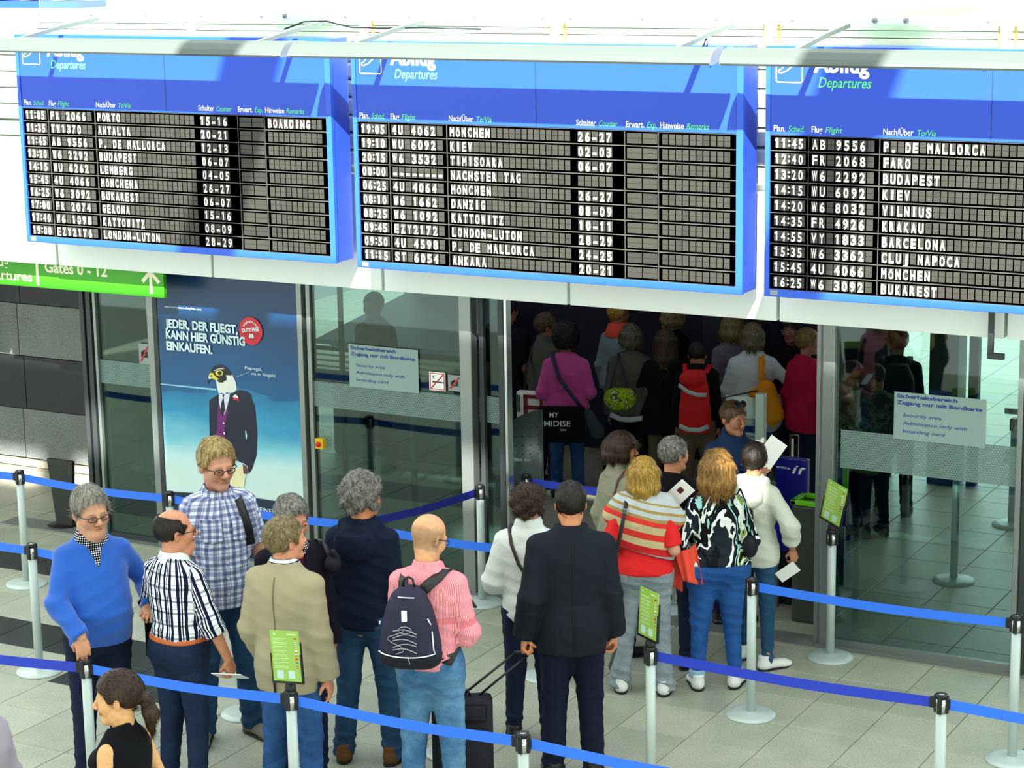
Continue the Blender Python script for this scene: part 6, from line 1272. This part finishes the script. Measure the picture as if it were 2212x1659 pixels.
f=Fld((-.2,-.2,1.34),(.2,.2,1.56),.012); f.put(loft([(1.38,0,-.01,.14,.12),(1.45,0,-.01,.12,.11),(1.52,0,0,.095,.09)],2),.02); fobj(f,'scarf',coral,I21['_root'],1,None,.01)
I22=inner(-8.50,17.75,1.64,-4,'woman with short ash hair in grey jacket carrying green bag',T(grj,inf=.028),B(blackc),hair('bob',hairmat('hair_dust','35332A','6E6A54'),t=.014,len=.08,amp=.006),fem=True,w=1.15)
I23=inner(-8.50,18.66,1.68,35,'person with grey brown hair turned left in inner queue',T(blackc),B(nj),hair('bob',hash_,t=.012,len=.07),hyaw=25,fem=True)
I24=inner(-8.17,17.80,1.61,-8,'woman with very long brown hair in black T-shirt',T(blackc,hem=.70,sleeve=.95,slv=.01,flare=.05),B(khaki),hair('long',hairmat('hair_longbrown','1C1410','54402C'),t=.014,len=.30,flare=.012,amp=.006),fem=True,w=1.15,armL=dict(w=(-.2,.22,1.02),pole=(-.8,-.8,0)),armR=dict(w=(.2,.2,1.0)))
I25=inner(-7.76,17.60,1.60,-10,'person with red rucksack standing next to the long haired woman',T(blackc),B(khaki),hair('short',hblack,t=.01),hpit=-25,hd=.05,w=.95)
I26=inner(-7.43,18.10,1.67,-4,'woman in pale grey sweater with an orange sling bag',T(cloth('pale_grey_sweater','C6CFD4',.9,.06),inf=.024,hem=.84,neckr=.08),B(mj),hair('bob',hairmat('hair_darkblond','3A3226','8A7C5C'),t=.014,len=.12,amp=.004),fem=True,w=1.22,hips=1.1,armL=dict(w=(-.24,.2,.98)),armR=dict(w=(.30,.16,.96),pole=(1,-.6,0)))
I27=inner(-7.86,18.62,1.64,8,'woman with wavy fair hair in patterned pale jacket',T(cloth('lilac_print','6E6A7A',.9,.4,40)),B(khaki),hair('bob',hairmat('hair_fair','5A4E30','9C8C5E'),t=.014,len=.13,amp=.008,flare=.01),fem=True,hyaw=10)
I28=inner(-7.25,18.62,1.66,150,'dark haired person with glasses facing out, inner queue',T(blackc),B(nj),hair('bob',hblack,t=.016,len=.08),glasses='9AA0A4',skin='7A4E3C')
I29=inner(-6.90,18.1,1.66,-60,'woman in crimson jacket half hidden by the door post',T(maroon,hem=.76,inf=.032),B(nj),hair('short',hairmat('hair_ginger','4A3418','9A7A44'),t=.012),hyaw=-20,glasses='9AA0A4',fem=True,w=1.2)
I30=inner(-6.086,18.184,1.72,-10,'man with dark rucksack seen through the right glass door',T(blackc),B(nj),hair('short',hbrown,t=.012),hyaw=30,w=1.05)
I31=inner(-6.20,17.35,1.55,35,'person in mottled grey camouflage jacket behind the right glass',T(camoc,inf=.03),B(nj),hair('short',hdark,t=.012),hyaw=20,hpit=-20)
I33=inner(-6.02,17.45,1.52,20,'second person in mottled grey jacket leaning behind the right glass',T(camoc,inf=.03),B(nj),hair('short',hbrown,t=.012),hpit=-25)
I32=inner(-11.205,17.6,1.78,150,'officer in olive shirt seated behind the left glass door',T(olive),B(nj),hair('short',hdark,t=.01))
# carried things of the inner queue
t=attach(I19,'messenger_bag','white and red messenger bag with large figure at the hip of grey jacket woman','bag'); M=Matrix.Translation((.12,-.24,.86))@Matrix.Rotation(.7,4,'Z')
MB().box(-.15,.15,-.05,.05,-.15,.15,M=M,bev=.02).obj('bag_body',whitep,t,True)
MB().box(-.07,.13,-.056,-.05,.09,.125,M=M).box(-.07,.13,-.056,-.05,-.02,.02,M=M).box(-.07,.13,-.056,-.05,-.125,-.09,M=M).box(-.07,-.03,-.056,-.05,-.125,.125,M=M).box(.095,.13,-.056,-.05,-.125,.125,M=M).obj('red_figure',mat('maroon_print','8A1226',.5),t)
MB().box(-.135,-.125,-.055,-.05,-.05,.12,M=M).box(-.115,-.105,-.055,-.05,-.05,.12,M=M).obj('black_lines',black,t)
MB().ribbon([(.0,-.26,.95),(-.05,-.2,1.2),(-.08,-.1,1.42),(-.07,.0,1.47),(.0,.1,1.3)],.04,.005,(1,0,0)).obj('strap',black,t,True)
t=attach(I20,'tote_bag','black tote bag with white hand lettering below the magenta fleece','bag'); 
MB().box(-.26,.20,-.30,-.20,.62,.98,bev=.02).obj('bag_body',blackc,t,True); b=MB(); text(b,'MY',-.15,.88,.055,.09,-.302,.005,.1); text(b,'MIDISE',-.20,.79,.06,.26,-.302,.005); text(b,'2004',-.04,.745,.02,.06,-.302,.005); b.obj('lettering',whitep,t)
MB().ribbon([(-.13,.08,1.38),(-.14,.0,1.47),(-.12,-.12,1.44),(-.05,-.20,1.25),(.08,-.23,1.08),(.16,-.24,.98)],.04,.006,(1,.2,.3)).obj('strap',mat('slate_strap','2A2C44',.7),t,True)
t=attach(I20,'small_bag','grey soft bag hanging at right hip of magenta fleece woman','bag'); f=Fld((.1,-.38,.62),(.42,-.05,1.0),.012); f.put(rc((.22,-.22,.9),(.32,-.22,.72),.06,.075,((0,1,0),.6)),.02); fobj(f,'bag_body',cloth('slate_cloth','3A4048',.9),t,1,None,.01)
t=attach(I22,'handbag','green patterned handbag on the shoulder of grey jacket woman','handbag'); f=Fld((-.32,-.42,.88),(.12,-.1,1.24),.010); f.put(el((-.10,-.25,1.05),(.16,.075,.125)),.02); f.cut((0,0,1),1.15); fobj(f,'bag_body',paint('green_pattern',[(0,'7C9A1C'),(.42,'A8C024'),(.5,'4A5230'),(.56,'C8C8A0'),(.6,'6A7A20'),(.68,'8A3028')],11,2),t,1,None,.008)
MB().tube([(-.20,-.25,1.13),(-.15,-.22,1.35),(-.12,-.1,1.45),(-.12,.0,1.45),(-.1,-.13,1.42),(-.03,-.25,1.13)],.010,8).obj('handle',mat('slate_strap','2A2C44'),t,True)
t=attach(I22,'white_cloth','pale cloth hem showing below the green bag','cloth'); MB().ribbon([(-.2,-.20,.88),(-.1,-.215,.835),(.0,-.22,.83),(.1,-.21,.84),(.18,-.18,.86)],.05,.01,(0,0,1)).obj('cloth_fold',mat('lilac_white','B8B4C4',.8),t,True)
t=attach(I25,'rucksack','red rucksack with silver reflective bands in the inner queue','rucksack'); f=Fld((-.24,-.50,.78),(.24,-.05,1.52),.010); f.put(loft([(.84,0,-.24,.13,.08),(.9,0,-.26,.16,.12),(1.1,0,-.27,.15,.13),(1.3,0,-.25,.13,.11),(1.45,.0,-.22,.09,.07)],2.5),.03); f.put(el((-.02,-.28,1.38),(.13,.11,.09)),.01); redp=cloth('red_pack','D0141C',.7,.06,300,.3,8,.3); fobj(f,'bag_body',redp,t,1,None,.006)
MB().ribbon([(-.15,-.34,1.33),(-.06,-.40,1.28),(.04,-.405,1.25),(.12,-.36,1.24)],.04,.008,(0,0,1)).obj('reflective_band',mat('silver_band','B8C4C4',.3),t,True); MB().ribbon([(-.14,-.37,.93),(-.05,-.395,.90),(.06,-.395,.90),(.14,-.36,.93)],.045,.008,(0,0,1)).obj('reflective_band',mat('silver_band','B8C4C4'),t,True)
MB().ribbon([(-.10,-.17,1.42),(-.12,-.0,1.47),(-.13,.1,1.35)],.05,.01,(1,0,0)).ribbon([(.10,-.17,1.42),(.12,-.0,1.47),(.13,.1,1.35)],.05,.01,(1,0,0)).obj('shoulder_strap',redp,t,True)
t=attach(I26,'sling_bag','orange sling bag hanging on back of pale sweater woman','bag'); f=Fld((-.12,-.44,.70),(.46,-.1,1.30),.010); f.put(rc((.12,-.25,1.14),(.22,-.26,.90),.095,.075,((0,1,0),.75)),.02); f.put(el((.02,-.22,1.1),(.07,.05,.05)),.03); f.put(rc((.17,-.25,.86),(.19,-.24,.80),.06,.03),.02); orm=cloth('orange_cloth','D98A14',.8,.15,300,.4,9,.2); fobj(f,'bag_body',orm,t,1,None,.007); MB().ribbon([(.09,-.24,1.2),(.075,-.19,1.32),(.08,-.11,1.43),(.09,-.0,1.46),(.08,.1,1.38)],.055,.008,(1,0,0)).obj('strap',orm,t,True)
t=attach(I26,'grey_jacket','pale grey jacket tied at the waist beside the sling bag','jacket'); f=Fld((-.02,-.40,.66),(.34,-.0,1.02),.012); f.put(el((.16,-.2,.84),(.12,.07,.12)),.02); fobj(f,'cloth_fold',cloth('light_grey_jacket','8C949A',.9),t,1,None,.012)
t=attach(I30,'rucksack','black rucksack on the man behind the right glass','rucksack'); f=Fld((-.24,-.45,.86),(.24,-.05,1.52),.012); f.put(loft([(.92,0,-.22,.14,.08),(1.1,0,-.25,.17,.12),(1.32,0,-.24,.16,.11),(1.44,.0,-.2,.1,.06)],2.5),.03); fobj(f,'bag_body',bagblk,t,1); MB().ribbon([(-.10,-.17,1.42),(-.12,-.0,1.47),(-.13,.1,1.35)],.05,.01,(1,0,0)).ribbon([(.10,-.17,1.42),(.12,-.0,1.47),(.13,.1,1.35)],.05,.01,(1,0,0)).obj('shoulder_strap',bagblk,t,True)
# carried things, front queue
t=attach(P1,'folded_coat','pale beige coat with dark lining over the arm of blue sweater man','coat'); MB().drape((-.44,.20,1.12),(-.30,.18,1.10),(-.02,0,-1),lambda u:.46-.06*u,.02,1.5,.02,.1).obj('coat_cloth',cloth('stone_coat','B9B49C',.85,.05,400,.5,6),t,True); MB().drape((-.36,.12,1.02),(-.24,.12,1.0),(-.02,0,-1),lambda u:.34-.10*u,.018,1.2,.014,.1,1).obj('coat_lining',blackc,t,True)
t=attach(P1,'wallet','small black wallet in the hand of blue sweater man','wallet'); MB().box(-.33,-.23,.24,.26,1.10,1.16,bev=.005).obj('leather_case',black,t)
t=attach(P2,'papers','white papers in the lowered hand of the checked shirt man','papers'); M=Matrix.Translation((.285,.12,.755))@Matrix.Rotation(.5,4,'Z')@Matrix.Rotation(1.1,4,'X'); MB().box(-.09,.09,-.003,.002,-.10,.08,M=M).obj('sheet',whitep,t)
t=attach(P2,'hanging_jacket','black jacket hanging from the far hand of checked shirt man','jacket'); f=Fld((-.44,.0,.38),(-.08,.44,1.1),.012); f.put(rc((-.26,.24,1.0),(-.28,.2,.62),.05,.07,((1,0,0),.7)),.02); f.put(rc((-.28,.22,.66),(-.30,.20,.48),.045,.03),.02); fobj(f,'cloth_fold',blackc,t,1,None,.01)
t=attach(P3,'rucksack','black rucksack strap over the shoulder of tall checked shirt man','rucksack'); MB().ribbon([surf(P3,PI+.95,1.16,.02),surf(P3,PI+.82,1.26,.022),surf(P3,PI+.74,1.33,.022),(-.105,.085,1.395),(-.095,.035,1.435),(-.095,-.03,1.445),(-.1,-.10,1.41),(-.11,-.16,1.32)],.045,.012,(1,0,0)).obj('shoulder_strap',black,t,True); f=Fld((-.3,-.42,.84),(.2,-.08,1.44),.012); f.put(loft([(.9,-.05,-.22,.15,.08),(1.1,-.05,-.25,.17,.11),(1.36,-.05,-.21,.13,.08)],2.5),.03); fobj(f,'bag_body',bagblk,t,1)
t=attach(P4,'camera_bag','small black camera bag on the shoulder of dark blazer man','bag'); f=Fld((-.36,-.05,1.22),(-.1,.24,1.48),.008); f.put(el((-.21,.10,1.35),(.05,.045,.05)),.02); f.put(rc((-.23,.11,1.39),(-.21,.13,1.43),.022,.018),.01); fobj(f,'bag_body',bagblk,t,1); MB().ribbon([(-.2,.1,1.38),(-.17,.03,1.47),(-.15,-.06,1.46),(-.15,-.14,1.36)],.025,.006,(1,0,0)).obj('strap',black,t,True)
# trainer soles of the tall man and shirt details
b=MB(); bb=P3
for z in np.linspace(.90,1.36,6): q=surf(P3,PI,z,.010); b.lathe([(.0055,0),(.0055,.003)],10,M=Matrix.Translation(q)@Matrix.Rotation(PI/2,4,'X')@Matrix.Rotation(PI,4,'X'))
b.obj('shirt_buttons',white,P3['_root'])
def pocket(P,ang,z,w_=.11,h_=.12,m=None,nm='breast_pocket'):
    n=7; V=[];Fc=[]
    for j in range(5):
        for i in range(n): V.append(surf(P,ang-(w_/2-w_*i/(n-1))/.155,z-h_*j/4-(0 if j<4 else (.012*(1-abs(i-3)/3))),.012 if j else .018))
    for j in range(4):
        for i in range(n-1): a=j*n+i; Fc.append((a,a+1,a+n+1,a+n))
    me=mkmesh(nm,V,Fc,m,True); at=me.attributes.new('pat','FLOAT_VECTOR','POINT'); at.data.foreach_set('vector',np.array([(v[0]*1.05,v[2]+.02,0) for v in V],dtype=np.float32).ravel()); link(nm,me,P['_root'])
pocket(P3,PI+.62,1.33,m=p3m); pocket(P3,PI-.5,1.33,m=p3m)
# seams on the beige blazer, vent, cuff buttons
dk2=mat('seam_brown','6A6044',.8); b=MB(); b.ribbon([surf(P5,.0,z,.004) for z in np.linspace(.80,1.43,16)],.004,.003,(1,0,0)); b.obj('back_seam',dk2,P5['_root'])
MB().ribbon([surf(P5,-.02,z,.007) for z in np.linspace(.765,.93,6)],.012,.004,(1,0,0)).obj('back_vent',mat('vent_dark','1A160E',.9),P5['_root'])
MB().ribbon([surf(P11,.0,z,.004) for z in np.linspace(.81,1.43,16)],.003,.003,(1,0,0)).obj('back_seam',mat('seam_black','0A0C12',.8),P11['_root'])
MB().ribbon([surf(P11,.04,z,.006) for z in np.linspace(.80,.94,6)],.006,.004,(1,0,0)).obj('back_vent',mat('vent_black','040406',.9),P11['_root'])
ls=P5['_J']['R']; E,W=ls[1],ls[2]
for i in range(3): q=W+(E-W)*(.08+.05*i); MB().lathe([(.007,0),(.007,.004)],10,M=Matrix.Translation((q[0]+.045,q[1]-.02,q[2]))@Matrix.Rotation(PI/2,4,'Y')).obj('cuff_button',mat('horn','2A2014',.4),P5['_root'])
